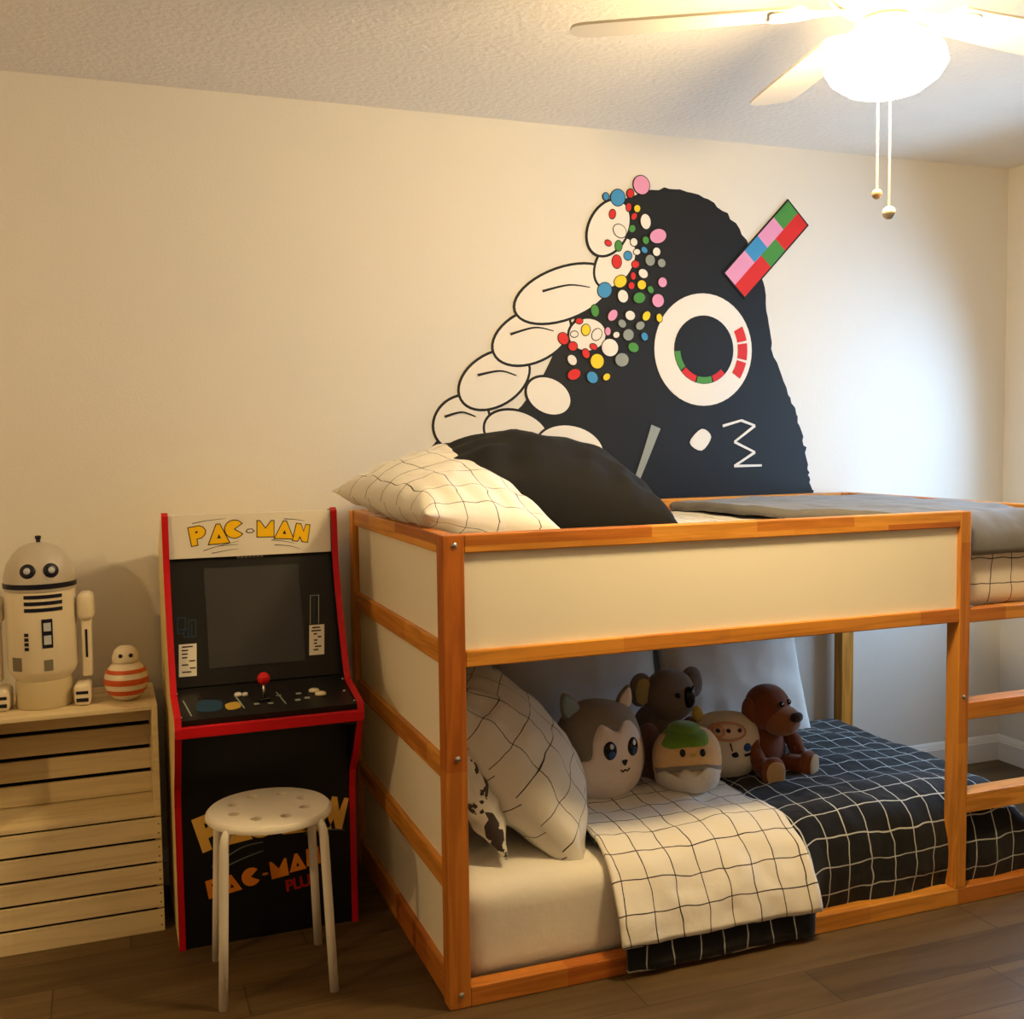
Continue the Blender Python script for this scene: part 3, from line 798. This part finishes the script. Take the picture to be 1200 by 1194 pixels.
for pts in ([(165, 100), (260, 78), (390, 62)], [(790, 66), (870, 72), (935, 82)], [(235, 305), (340, 268), (475, 232)], [(290, 325), (380, 305), (470, 290)], [(330, 270), (400, 262), (470, 258)], [(700, 225), (780, 234), (860, 250)], [(720, 262), (820, 270), (900, 292)]):
    prism(bm, stroke([mz(*p) for p in spline(pts, 5, False)], .0022, .0008), MQ, 0, .0005, 1)
obj('logo_print', bm, [M_yel, M_ink, M_marq], mq)
# bezel print: cards, maze lines, small text bar
def bzp(x, y):  # positions on the bezel, read from its own width and height
    t = (y-35)/(910-35); xl = 10+38*t; xr = 1078+78*t
    return (x-xl)/(xr-xl)*IW, (1-t)*BLn
def bquad(x0, y0, x1, y1, mi, d):
    prism(bm, [bzp(x0, y1), bzp(x1, y1), bzp(x1, y0), bzp(x0, y0)], MB, 0, d, mi)
M_gp = new_mat('grey_print', (.3, .3, .28, 1), .5)
bm = bmesh.new(); bquad(70, 622, 184, 838, 0, .0008)
for i, (a, b_) in enumerate(((90, 160), (88, 130), (88, 128), (90, 125), (135, 175), (88, 130), (140, 178), (90, 150))): bquad(a, 636+i*24, b_, 645+i*24, 1, .0012)
obj('instruction_card', bm, [M_paper, M_ink], bz)
bm = bmesh.new(); bquad(936, 556, 1040, 765, 0, .0008)
for i, (a, b_) in enumerate(((956, 1010), (950, 1016), (965, 990), (995, 1020), (968, 992), (968, 990), (975, 1020), (965, 1000))): bquad(a, 570+i*22, b_, 580+i*22, 1, .0012)
obj('instruction_card', bm, [M_paper, M_ink], bz)
bm = bmesh.new()
for x0, y0, x1, y1 in ((60, 440, 110, 446), (110, 440, 116, 520), (60, 440, 66, 551), (60, 520, 120, 526), (130, 460, 136, 578), (130, 460, 180, 466), (176, 460, 182, 575), (100, 572, 182, 578), (100, 526, 106, 575), (150, 490, 156, 578), (60, 545, 100, 551)): bquad(x0, y0, x1, y1, 0, .0006)
obj('maze_print', bm, M_blue, bz)
bm = bmesh.new(); bquad(940, 345, 945, 548, 0, .0006); bquad(998, 345, 1003, 548, 0, .0006); bquad(940, 345, 1003, 349, 0, .0006); bquad(966, 349, 970, 540, 1, .0006)
obj('side_print', bm, [M_gp, M_blue], bz)
bm = bmesh.new(); bquad(448, 50, 620, 53, 0, .0006)
for i in range(7): bquad(448+i*26, 38, 464+i*26, 51, 0, .0006)
obj('title_print', bm, M_gp, bz)
# deck furniture
def dpt(u, v): return (u*IW, v*DL)
bm = bmesh.new()
p = MD @ Vector((.485*IW, .42*DL, .003))
lathe(bm, [(0, .006), (.014, .005), (.018, 0), (0, 0)], 20, M=Matrix.Translation(p)); jb = obj('joystick', bm, M_blk, ac, True)
bm = bmesh.new(); tube(bm, [p+Vector((0, 0, .003)), p+Vector((0, 0, .045))], .0035, 12); obj('shaft', bm, M_steel, jb, True)
bm = bmesh.new(); add_ell(bm, .0175, .0175, .0175, tuple(p+Vector((0, 0, .058))), 2, 24, 16); obj('knob', bm, new_mat('red_plastic', srgb(200, 20, 18), .25), jb, True)
def button(u, v, r, m, lab):
    q = MD @ Vector((u*IW, v*DL, .003)); bm = bmesh.new()
    lathe(bm, [(0, .008), (r*.7, .0085), (r*.8, .006), (r, .006), (r*1.05, 0), (0, 0)], 20, M=Matrix.Translation(q)); obj('button', bm, m, ac, True, label=lab)
button(.345, .62, .010, M_white, 'white start button'); button(.385, .60, .008, M_white, 'white start button')
M_crm = new_mat('cream_plastic', srgb(232, 224, 190), .4)
button(.79, .52, .014, M_crm, 'cream action button'); button(.82, .40, .015, M_crm, 'cream action button')
D_m = [new_mat('pale_print', (.35, .42, .38, 1), .5), M_blue, new_mat('dull_gold', srgb(180, 150, 60), .5)]
def dmark(poly, mi):
    bm = bmesh.new(); prism(bm, poly, MD, .003, .0036); obj('deck_print', bm, D_m[mi], dk)
for u0, v0, u1, v1 in ((.06, .12, .03, .62), (.36, .2, .33, .6), (.60, .22, .57, .62)): dmark(stroke([dpt(u0, v0), dpt(u1, v1)], .003), 0)
for u, v, w in ((.42, .3, .010), (.5, .28, .008), (.66, .3, .010), (.72, .34, .012), (.68, .5, .010), (.56, .5, .006)): dmark(stroke([dpt(u, v), dpt(u+.03, v)], w), 0)
dmark(spline([dpt(.10, .25), dpt(.22, .22), dpt(.24, .5), dpt(.12, .55)], 4), 1)
dmark(spline([dpt(.27, .2), dpt(.34, .25), dpt(.33, .42), dpt(.26, .38)], 4), 2)
for u, v in ((.0, .1), (.0, .85), (1.0, .1), (1.0, .85), (.97, .45)):
    q = MD @ Vector((u*IW, v*DL, .003)); bm = bmesh.new(); lathe(bm, [(0, .003), (.004, .0025), (.006, 0), (0, 0)], 14, M=Matrix.Translation(q)); obj('bolt', bm, M_steel, dk, True)
# front panel print
MK = frame_mat((0, .578, 0), (1, 0, 0), (0, 0, 1))
bm = bmesh.new()
for ch, x, z, w, h, rot in (('P', -.497, .322, .082, .100, .28), ('A', -.435, .322, .085, .088, .12), ('C', -.365, .328, .084, .086, .06), ('-', -.315, .325, .03, .04, 0), ('M', -.268, .325, .075, .085, -.02), ('A', -.205, .325, .082, .085, -.05), ('N', -.152, .325, .058, .09, -.25)):
    glyph(bm, ch, MK, x, z, w, h, rot, .0006, 0, 1, 0)
for pts in ([(-.50, .22), (-.42, .262), (-.36, .27)], [(-.49, .205), (-.42, .23), (-.36, .245)], [(-.24, .275), (-.19, .280), (-.13, .272)]):
    prism(bm, stroke(spline(pts, 5, False), .005, .002), MK, 0, .0006, 2)
for ch, x, z, w, h, rot in (('P', -.494, .160, .042, .052, .16), ('A', -.450, .165, .052, .050, .16), ('C', -.395, .176, .050, .050, .16), ('-', -.357, .185, .018, .02, .1), ('M', -.318, .187, .048, .050, .12), ('A', -.268, .198, .048, .050, .12), ('N', -.222, .208, .042, .050, .12)):
    glyph(bm, ch, MK, x, z, w, h, rot, .0006, 3, 1, 0)
obj('panel_print', bm, [new_mat('gold_lettering', srgb(236, 190, 90), .5), M_blk, new_mat('grey_stripe', (.16, .18, .18, 1), .5), M_ora], ac)
cu = bpy.data.curves.new('t', 'FONT'); cu.body = 'PLUS'; cu.size = .045; cu.extrude = .0006; cu.space_character = .9; cu.offset = .0012
to = bpy.data.objects.new('t', cu); COL.objects.link(to)
bpy.context.view_layer.update()
me = bpy.data.meshes.new_from_object(to.evaluated_get(bpy.context.evaluated_depsgraph_get()))
bpy.data.objects.remove(to)
bm = bmesh.new(); bm.from_mesh(me); bpy.data.meshes.remove(me)
bmesh.ops.transform(bm, matrix=MK @ Matrix.Translation((-.300, .118, .0006)) @ Matrix.Rotation(.12, 4, 'Z'), verts=bm.verts)
obj('panel_print', bm, new_mat('dull_red_lettering', srgb(170, 30, 26), .5), ac, label='small red word under the lower lettering')

# ------------------------------------------------------------------ stool
st = thing('stool', 'round white metal stool with eight holes in front of the arcade cabinet', 'stool', (-.372, .345, 0), math.radians(-2))
bm = bmesh.new()
lathe(bm, [(0, .450), (.140, .450), (.152, .448), (.158, .442), (.1595, .436), (.159, .431), (.156, .431), (.155, .437), (.14, .441), (0, .441)], 64)
seat = obj('seat', bm, M_stool, st)
bm = bmesh.new()
for k in range(8):
    a = 2*PI*k/8+.35
    T_ = Matrix.Translation((.095*math.cos(a), .095*math.sin(a), .40))
    lathe(bm, [(0, 0), (.0145, 0), (.0145, .1), (0, .1)], 16, M=T_)
cut = obj('cutter', bm, M_stool)
md = seat.modifiers.new('holes', 'BOOLEAN'); md.operation = 'DIFFERENCE'; md.solver = 'EXACT'
cut.parent = st; md.object = cut
bpy.context.view_layer.update()
me = bpy.data.meshes.new_from_object(seat.evaluated_get(bpy.context.evaluated_depsgraph_get()))
seat.modifiers.clear(); seat.data = me; bpy.data.objects.remove(cut)
if not me.materials: me.materials.append(M_stool)
auto_smooth(seat, 35)
for sx in (-1, 1):
    for sy in (-1, 1):
        pts = []
        top = Vector((sx*.06, sy*.055, .4295)); k1 = Vector((sx*.105, sy*.098, .430)); foot = Vector((sx*.136, sy*.136, 0))
        k2 = Vector((sx*.122, sy*.118, .385))
        ctrl = [top, k1]
        for i in range(1, 8):
            t = i/8; ctrl.append((1-t)**2*k1+2*t*(1-t)*Vector((sx*.121, sy*.113, .430))+t*t*k2)
        ctrl += [k2, k2.lerp(foot, .5), foot]
        bm = bmesh.new(); tube(bm, ctrl, .0115, 16); obj('leg', bm, M_stool, st, True)

# ------------------------------------------------------------------ crates
CX0, CX1, CY0, CY1 = -1.085, -.622, .722, 1.03
def crate_upper():
    t = thing('wooden_crate', 'pale wooden crate on top with its open side facing out', 'crate', (0, 0, 0), group='stacked crates')
    z0, z1 = .335, .651
    for s, x in ((-1, CX0), (1, CX1-.016)): part('end_board', M_crate, t, (x, x+.016, CY0, CY1, z0, z1), bev=.0015)
    part('top_board', M_crate, t, (CX0+.016, CX1-.016, CY0, CY1-.09, z1-.012, z1), bev=.001)
    part('top_board', M_crate, t, (CX0+.016, CX1-.016, CY1-.082, CY1, z1-.012, z1), bev=.001)
    part('bottom_board', M_crate, t, (CX0+.016, CX1-.016, CY0, CY0+.12, z0, z0+.012), bev=.001)
    part('bottom_board', M_crate, t, (CX0+.016, CX1-.016, CY0+.124, CY1, z0, z0+.012), bev=.001)
    n = 4; H = (z1-z0-.03)
    for k in range(n):
        a = z0+.014+k*(H/n); part('back_slat', M_crate, t, (CX0+.016, CX1-.016, CY0+.19, CY0+.20, a, a+H/n-.012), bev=.001)
    bm = bmesh.new(); box(bm, CX0+.017, CX1-.017, CY1-.006, CY1-.002, z0+.012, z1-.012); obj('gap_shade_sheet', bm, M_gap, t)  # added near-black sheet, paints the shade seen between the back slats
def crate_lower():
    t = thing('wooden_crate', 'pale wooden crate on the floor showing five slats with dark gaps', 'crate', (0, 0, 0), group='stacked crates')
    z0, z1 = 0, .334
    for x in (CX0, CX1-.016): part('end_board', M_crate, t, (x, x+.016, CY0+.012, CY1, z0, z1), bev=.0015)
    n = 5; ph = (z1-z0)/n
    for k in range(n):
        a = z0+k*ph; f = part('slat', M_crate, t, (CX0, CX1, CY0, CY0+.011, a+(.003 if k else 0), a+ph-.005), bev=.0012)
        for dz in (.018, .044):
            bm = bmesh.new()
            lathe(bm, [(0, .0008), (.002, .0006), (.0022, 0), (0, 0)], 10, M=Matrix.Translation((CX1-.008, CY0, a+dz)) @ Matrix.Rotation(PI/2, 4, 'X'))
            obj('nail', bm, M_gap, f)
    part('side_board', M_crate, t, (CX0+.016, CX1-.016, CY1-.012, CY1, z0, z1), bev=0)
    part('bottom_board', M_crate, t, (CX0+.016, CX1-.016, CY0+.012, CY1-.012, z0, z0+.010), bev=0)
    bm = bmesh.new(); box(bm, CX0+.017, CX1-.017, CY0+.05, CY0+.054, z0+.012, z1-.004); obj('gap_shade_sheet', bm, M_gap, t)  # added dark sheet close behind the slats, stands in for shade in the gaps
crate_upper(); crate_lower()

# ------------------------------------------------------------------ toy robots (plain stand-ins)
R_body = new_mat('robot_white_plastic', srgb(226, 214, 188), .35); R_dome = new_mat('robot_grey_plastic', srgb(196, 188, 174), .3, metal=.2)
R_dark = new_mat('robot_navy_plastic', srgb(22, 24, 40), .3); R_lens = new_mat('robot_lens', srgb(190, 196, 205), .15)
R_beige = new_mat('robot_beige_plastic', srgb(196, 182, 146), .5); R_or = new_mat('orange_plastic', srgb(196, 84, 36), .4)
rb = thing('toy_robot', 'large white toy robot with a grey domed head standing on the crates', 'toy', (-.918, .86, .652), math.radians(-4))
def lat(name, prof, m, parent, M=None, n=40, label=None):
    bm = bmesh.new(); lathe(bm, prof, n, M=M); return auto_smooth(obj(name, bm, m, parent, label=label), 35)
lat('base', [(0, 0), (.072, 0), (.074, .004), (.074, .07), (.07, .078), (0, .078)], R_beige, rb)
body = lat('body', [(0, .078), (.07, .078), (.086, .098), (.092, .112), (.092, .325), (.090, .33), (0, .33)], R_body, rb)
dome = lat('head', [(0, .33), (.094, .33), (.095, .336), (.095, .352), (.093, .372), (.085, .402), (.07, .428), (.05, .447), (.025, .458), (0, .461)], R_dome, rb)
lat('head_band', [(.0955, .338), (.0965, .338), (.0962, .352), (.0952, .352)], R_dark, dome)
def wrap(bm, a0, a1, z0, z1, r, t, mi=0):
    k = max(2, int((a1-a0)/.06)); 
    vs = []
    for i in range(k+1):
        a = a0+(a1-a0)*i/k
        vs.append([bm.verts.new((rr*math.sin(a), -rr*math.cos(a), z)) for rr, z in ((r, z0), (r+t, z0), (r+t, z1), (r, z1))])
    for p_, q_ in zip(vs[:-1], vs[1:]):
        for j in range(4): bm.faces.new((p_[j], q_[j], q_[(j+1) % 4], p_[(j+1) % 4])).material_index = mi
    bm.faces.new(vs[0][::-1]).material_index = mi; bm.faces.new(vs[-1]).material_index = mi
bm = bmesh.new()
for z0, z1 in ((.312, .322), (.294, .304), (.276, .286)): wrap(bm, -.35, .75, z0, z1, .0915, .002)
obj('vent', bm, R_dark, body)
bm = bmesh.new(); wrap(bm, .12, .42, .175, .255, .0915, .002); pn = obj('control_panel', bm, R_dark, body)
bm = bmesh.new(); wrap(bm, .17, .37, .222, .245, .093, .002); wrap(bm, .17, .37, .185, .210, .093, .002); obj('dial', bm, R_lens, pn)
bm = bmesh.new(); 
for k in range(4): wrap(bm, -.38, -.26, .17+k*.013, .179+k*.013, .0915, .002)
obj('grille', bm, R_dark, body)
bm = bmesh.new(); wrap(bm, -.85, -.5, .112, .150, .0915, .0015); wrap(bm, .15, .4, .112, .142, .0915, .0015); obj('hatch', bm, new_mat('hatch_grey', srgb(120, 112, 92), .5), body)
for a in (-.22, .46):          # two big round eyes
    Me = Matrix.Rotation(a, 4, 'Z') @ Matrix.Translation((0, -.0885, .388)) @ Matrix.Rotation(PI/2-.25, 4, 'X')
    bm = bmesh.new(); lathe(bm, [(0, .006), (.014, .005), (.020, .003), (.021, -.006), (0, -.006)], 24, M=Me); ey = obj('eye', bm, R_dark, dome, True)
    bm = bmesh.new(); lathe(bm, [(0, .0085), (.008, .0075), (.010, .004), (0, .004)], 20, M=Me); obj('pupil', bm, R_lens, ey, True)
lat('antenna', [(0, .455), (.006, .455), (.006, .468), (.008, .470), (.008, .478), (0, .480)], R_dark, dome, n=16)
for s in (-1, 1):
    Ms = Matrix.Translation((s*.112, 0, 0))
    bm = bmesh.new(); box(bm, s*.118-.021, s*.118+.021, -.035, .035, .235, .315, bev=.016, seg=4); a_ = obj('arm', bm, R_body, rb); auto_smooth(a_, 50)
    bm = bmesh.new(); box(bm, s*.118-.013, s*.118+.013, -.02, .02, .075, .24, bev=.004); auto_smooth(obj('forearm', bm, R_body, a_), 50)
    bm = bmesh.new(); box(bm, s*.118-.003, s*.118+.003, -.0215, -.019, .13, .21); obj('stripe', bm, R_dark, a_)
    bm = bmesh.new(); box(bm, s*.105-.022, s*.105+.022, -.062, .03, 0, .062, bev=.012, seg=3); f_ = obj('foot', bm, R_body, rb); auto_smooth(f_, 50)
    bm = bmesh.new(); box(bm, s*.105-.016, s*.105+.016, -.064, -.058, .012, .022); box(bm, s*.105-.016, s*.105+.016, -.064, -.058, .034, .042); obj('foot_stripe', bm, R_dark, f_)

tb = thing('toy_robot', 'small round white and orange toy robot beside the large one', 'toy', (-.70, .82, .6515), math.radians(12))
bl_ = lat('body', [(0, 0)]+[(.060*math.sin(PI*i/24), .060-.060*math.cos(PI*i/24)) for i in range(1, 24)]+[(0, .12)], R_body, tb)
for z0, z1 in ((.022, .036), (.052, .068), (.084, .094)):
    rr = lambda z: math.sqrt(max(0, .06**2-(z-.06)**2))
    lat('band', [(rr(z0), z0), (rr(z0)+.0015, z0), (rr((z0+z1)/2)+.002, (z0+z1)/2), (rr(z1)+.0015, z1), (rr(z1), z1)], R_or, bl_)
hd = lat('head', [(0, .112), (.035, .112), (.037, .116), (.036, .128), (.030, .146), (.018, .156), (0, .159)], R_body, tb, n=32)
for a in (-.42, .42):
    bm = bmesh.new(); lathe(bm, [(0, .003), (.005, .0025), (.0065, 0), (0, 0)], 16, M=Matrix.Rotation(a-.2, 4, 'Z') @ Matrix.Translation((0, -.034, .133)) @ Matrix.Rotation(PI/2, 4, 'X')); obj('eye', bm, R_dark, hd, True)

# ------------------------------------------------------------------ wall mural (a plain abstract)
U_k = new_mat('mural_black', (.006, .0065, .008, 1), .6); U_w = new_mat('mural_white', (.80, .76, .70, 1), .7)
U_r = new_mat('mural_red', srgb(206, 40, 36), .6); U_b = new_mat('mural_blue', srgb(60, 140, 196), .6); U_p = new_mat('mural_pink', srgb(222, 150, 190), .6)
U_g = new_mat('mural_green', srgb(70, 140, 64), .6); U_y = new_mat('mural_yellow', srgb(238, 204, 40), .6); U_s = new_mat('mural_grey', srgb(140, 148, 144), .6)
mural_mats = [U_k, U_w, U_r, U_b, U_p, U_g, U_y, U_s]
MM = frame_mat((0, YW-.0002, 0), (1, 0, 0), (0, 0, 1))
bm = bmesh.new()
lay = lambda poly, mi, k: prism(bm, poly, MM, 0, .0008*k, mi)
# overlapping rounded hills as the dark mass
hill = spline([(.245, 1.14), (.25, 1.30), (.34, 1.40), (.48, 1.42), (.62, 1.50), (.72, 1.64), (.86, 1.86), (.93, 2.08), (1.02, 2.22), (1.20, 2.275), (1.38, 2.235), (1.52, 2.11), (1.60, 1.93), (1.63, 1.73), (1.71, 1.54), (1.77, 1.40), (1.80, 1.27), (1.808, 1.20), (1.808, 1.14), (1.5, 1.14), (.6, 1.14)], 8)
jr = random.Random(3)
hill = [(x+jr.uniform(-.006, .006), z+jr.uniform(-.006, .006)) for x, z in hill]
lay(hill, 0, 1)
# a heap of pale stones with dark outlines on the left
for i, (cx, cz, rx, rz, ro) in enumerate(((.40, 1.44, .10, .085, .5), (.60, 1.40, .12, .075, -.3), (.80, 1.34, .13, .085, -.2), (.52, 1.585, .135, .085, .5), (.72, 1.53, .085, .06, -.4), (.66, 1.735, .15, .085, .4), (.78, 1.885, .19, .085, .35), (.87, 1.745, .07, .055, .1), (.98, 2.00, .10, .062, .9), (.955, 2.12, .105, .07, 1.0))):
    q = circ(cx, cz, rx, rz, 40, ro); lay(offset_poly(q, .009), 0, 1.5+i*.3); lay(q, 1, 1.65+i*.3)
for pts in ([(.46, 1.60), (.54, 1.615), (.60, 1.60)], [(.34, 1.46), (.40, 1.475), (.45, 1.46)], [(.58, 1.74), (.67, 1.765), (.74, 1.755)], [(.70, 1.89), (.80, 1.915), (.88, 1.91)], [(.74, 1.35), (.80, 1.36), (.86, 1.345)]):
    lay(stroke(spline(pts, 6, False), .009, .003), 0, 4.9)
# coloured pebbles in a drifting band
rng = random.Random(11)
peb = []
tries = 0
while len(peb) < 62 and tries < 4000:
    tries += 1
    t = rng.random()
    c = Vector((1.03, 2.16)).lerp(Vector((1.10, 1.90)), min(1, t*2)) if t < .5 else Vector((1.10, 1.90)).lerp(Vector((.84, 1.66)), (t-.5)*2)
    c += Vector((rng.gauss(0, .04), rng.gauss(0, .05))); r = rng.uniform(.012, .034)
    if all((c-d).length > r+s+.004 for d, s in peb): peb.append((c, r))
for i, (c, r) in enumerate(peb):
    q = circ(c.x, c.y, r, r*rng.uniform(.7, 1), 18, rng.uniform(0, 3))
    lay(offset_poly(q, .003), 0, 5.2); lay(q, rng.choice([2, 2, 3, 3, 4, 5, 6, 7, 7, 1]), 6)
# rings of colour on the right, and a patched bar standing apart from it
rc = (1.34, 1.70)
lay(circ(*rc, .205, .205, 48), 1, 3); lay(circ(*rc, .125, .125, 40), 0, 4)
def arc(r0, r1, a0, a1):
    n = 12; return [(rc[0]+r0*math.cos(a0+(a1-a0)*i/n), rc[1]+r0*math.sin(a0+(a1-a0)*i/n)) for i in range(n+1)]+[(rc[0]+r1*math.cos(a1-(a1-a0)*i/n), rc[1]+r1*math.sin(a1-(a1-a0)*i/n)) for i in range(n+1)]
for i, (a0, a1, mi) in enumerate(((3.2, 3.8, 5), (3.85, 4.4, 2), (4.45, 5.0, 5), (5.05, 5.5, 2))): lay(arc(.10, .123, a0, a1), mi, 5)
for i, (a0, a1, mi) in enumerate(((-.6, -.25, 2), (-.2, .15, 2), (.2, .5, 2))): lay(arc(.145, .185, a0, a1), mi, 5)
def bar(t0, t1, s0, s1):
    A = Vector((1.47, 1.94)); d = Vector((.70, .71)).normalized(); n_ = Vector((-d.y, d.x))
    return [tuple(A+d*t+n_*s) for t, s in ((t0, s0), (t1, s0), (t1, s1), (t0, s1))]
lay(bar(-.006, .396, -.066, .066), 0, 6)
for (t0, t1, s0, s1, mi) in ((0, .12, 0, .06, 4), (0, .16, -.06, 0, 2), (.12, .2, 0, .06, 3), (.16, .25, -.06, 0, 5), (.2, .3, 0, .06, 4), (.25, .39, -.06, 0, 2), (.3, .39, 0, .06, 5)): lay(bar(t0, t1, s0, s1), mi, 7)
# small marks low on the dark mass
lay(stroke(spline([(1.14, 1.42), (1.10, 1.32), (1.05, 1.20), (1.04, 1.16)], 6, False), .04, .008), 7, 4)
lay(spline([(1.28, 1.36), (1.33, 1.41), (1.37, 1.38), (1.33, 1.33)], 4), 1, 4)
wig = [(1.42, 1.42), (1.50, 1.44), (1.56, 1.42), (1.47, 1.36), (1.56, 1.32), (1.47, 1.27), (1.59, 1.27)]
for i_, (a_, b_) in enumerate(zip(wig[:-1], wig[1:])): lay(stroke([a_, b_], .010, .008), 1, 4+i_*.1)
mu = obj('wall_mural', bm, mural_mats)
tag(mu, 'painted black and white abstract mural with coloured pebbles on the back wall', 'mural')

# ------------------------------------------------------------------ ceiling fan
FX, FY = .85, -.505
F_m = new_mat('fan_white_enamel', (.74, .70, .62, 1), .4)
fan = thing('ceiling_fan', 'white five-blade ceiling fan with a lit globe hanging from the ceiling', 'ceiling fan', (FX, FY, ZC))
lat('canopy', [(0, 0), (.075, 0), (.075, -.012), (.05, -.045), (.03, -.05), (0, -.05)], F_m, fan)
lat('motor_housing', [(0, -.045), (.05, -.048), (.105, -.07), (.12, -.10), (.115, -.14), (.09, -.165), (.06, -.172), (0, -.172)], F_m, fan)
lat('light_fitter', [(0, -.17), (.05, -.17), (.055, -.18), (.05, -.195), (.06, -.2), (0, -.2)], F_m, fan)
ZB = -.168
for k in range(5):
    a = math.radians(149-72*k)
    Rk = Matrix.Rotation(a, 4, 'Z')
    bm = bmesh.new()
    out = spline([(.17, -.045), (.25, -.055), (.45, -.064), (.60, -.066), (.655, -.058), (.672, -.02), (.672, .02), (.655, .058), (.60, .066), (.45, .064), (.25, .055), (.17, .045)], 4)
    prism(bm, out, Rk @ Matrix.Translation((0, 0, ZB)) @ Matrix.Rotation(math.radians(-8), 4, 'X'), 0, .006)
    bld = obj('blade', bm, F_m, fan)
    bm = bmesh.new()
    prism(bm, spline([(.08, -.012), (.14, -.018), (.17, -.04), (.235, -.045), (.24, 0), (.235, .045), (.17, .04), (.14, .018), (.08, .012)], 4), Rk @ Matrix.Translation((0, 0, ZB-.005)) @ Matrix.Rotation(math.radians(-8), 4, 'X'), 0, .005)
    obj('blade_bracket', bm, F_m, bld)
GL = (1.0, .72, .35)
M_globe = new_mat('lit_frosted_glass', (.9, .85, .75, 1), .3, emis=GL+(1,), estr=148)
gz = -.2
lat('light_globe', [(.055, gz), (.058, gz-.016), (.085, gz-.032), (.120, gz-.062), (.127, gz-.090), (.112, gz-.115), (.08, gz-.138), (.04, gz-.15), (0, gz-.153)], M_globe, fan, n=48)
for dx, dy, zl, r in ((.004, -.012, -.585, .014), (-.010, .010, -.545, .011)):
    bm = bmesh.new(); tube(bm, [(dx, dy, gz-.15), (dx, dy, zl)], .0022, 8); c_ = obj('pull_chain', bm, F_m, fan)
    bm = bmesh.new(); add_ell(bm, r, r, r, (dx, dy, zl-r), 2, 20, 14); obj('chain_knob', bm, F_m if r > .012 else new_mat('tan_knob', srgb(190, 160, 130), .5), c_, True)

# ------------------------------------------------------------------ light
def lamp(name, kind, loc, energy, col, **kw):
    l = bpy.data.lights.new(name, kind); l.energy = energy; l.color = col
    for k, v in kw.items(): setattr(l, k, v)
    o = bpy.data.objects.new(name, l); COL.objects.link(o); o.location = loc; return o
lamp('bedside_lamp_light', 'POINT', (-2.25, -.75, 1.80), 32, (1.0, .66, .28), shadow_soft_size=.05)
w_ = lamp('window_daylight', 'AREA', (XR+.06, (WY0+WY1)/2, (WZ0+WZ1)/2), 31, (.42, .68, 1.0), shape='RECTANGLE', size=WY1-WY0-.1, size_y=WZ1-WZ0-.1)
w_.rotation_euler = (0, math.radians(78), 0); w_.data.spread = math.radians(150)
w_.data.size, w_.data.size_y = WZ1-WZ0-.1, WY1-WY0-.1
wd = bpy.data.worlds.new('world'); SC.world = wd; wd.use_nodes = True
wd.node_tree.nodes['Background'].inputs[0].default_value = (.5, .65, .9, 1); wd.node_tree.nodes['Background'].inputs[1].default_value = .25

# ------------------------------------------------------------------ camera
cam = bpy.data.cameras.new('camera'); co = bpy.data.objects.new('camera', cam); COL.objects.link(co)
C_ = (-.74023, -2.42326, 1.39083)
R_ = ((.934845, .353260, .035675), (-.354835, .933082, .058739), (-.012538, -.067571, .997636))
rgt = [R_[i][0] for i in range(3)]; fwd = [R_[i][1] for i in range(3)]; up = [R_[i][2] for i in range(3)]
co.matrix_world = Matrix(((rgt[0], up[0], -fwd[0], C_[0]), (rgt[1], up[1], -fwd[1], C_[1]), (rgt[2], up[2], -fwd[2], C_[2]), (0, 0, 0, 1)))
cam.sensor_fit = 'HORIZONTAL'; cam.sensor_width = 36; cam.lens = 36*1263.015/1200
cam.clip_start = .05
SC.camera = co
SC.view_settings.view_transform = 'Standard'; SC.view_settings.look = 'None'
SC.view_settings.gamma = 1; SC.view_settings.use_curve_mapping = False
SC.view_settings.exposure = 0.12
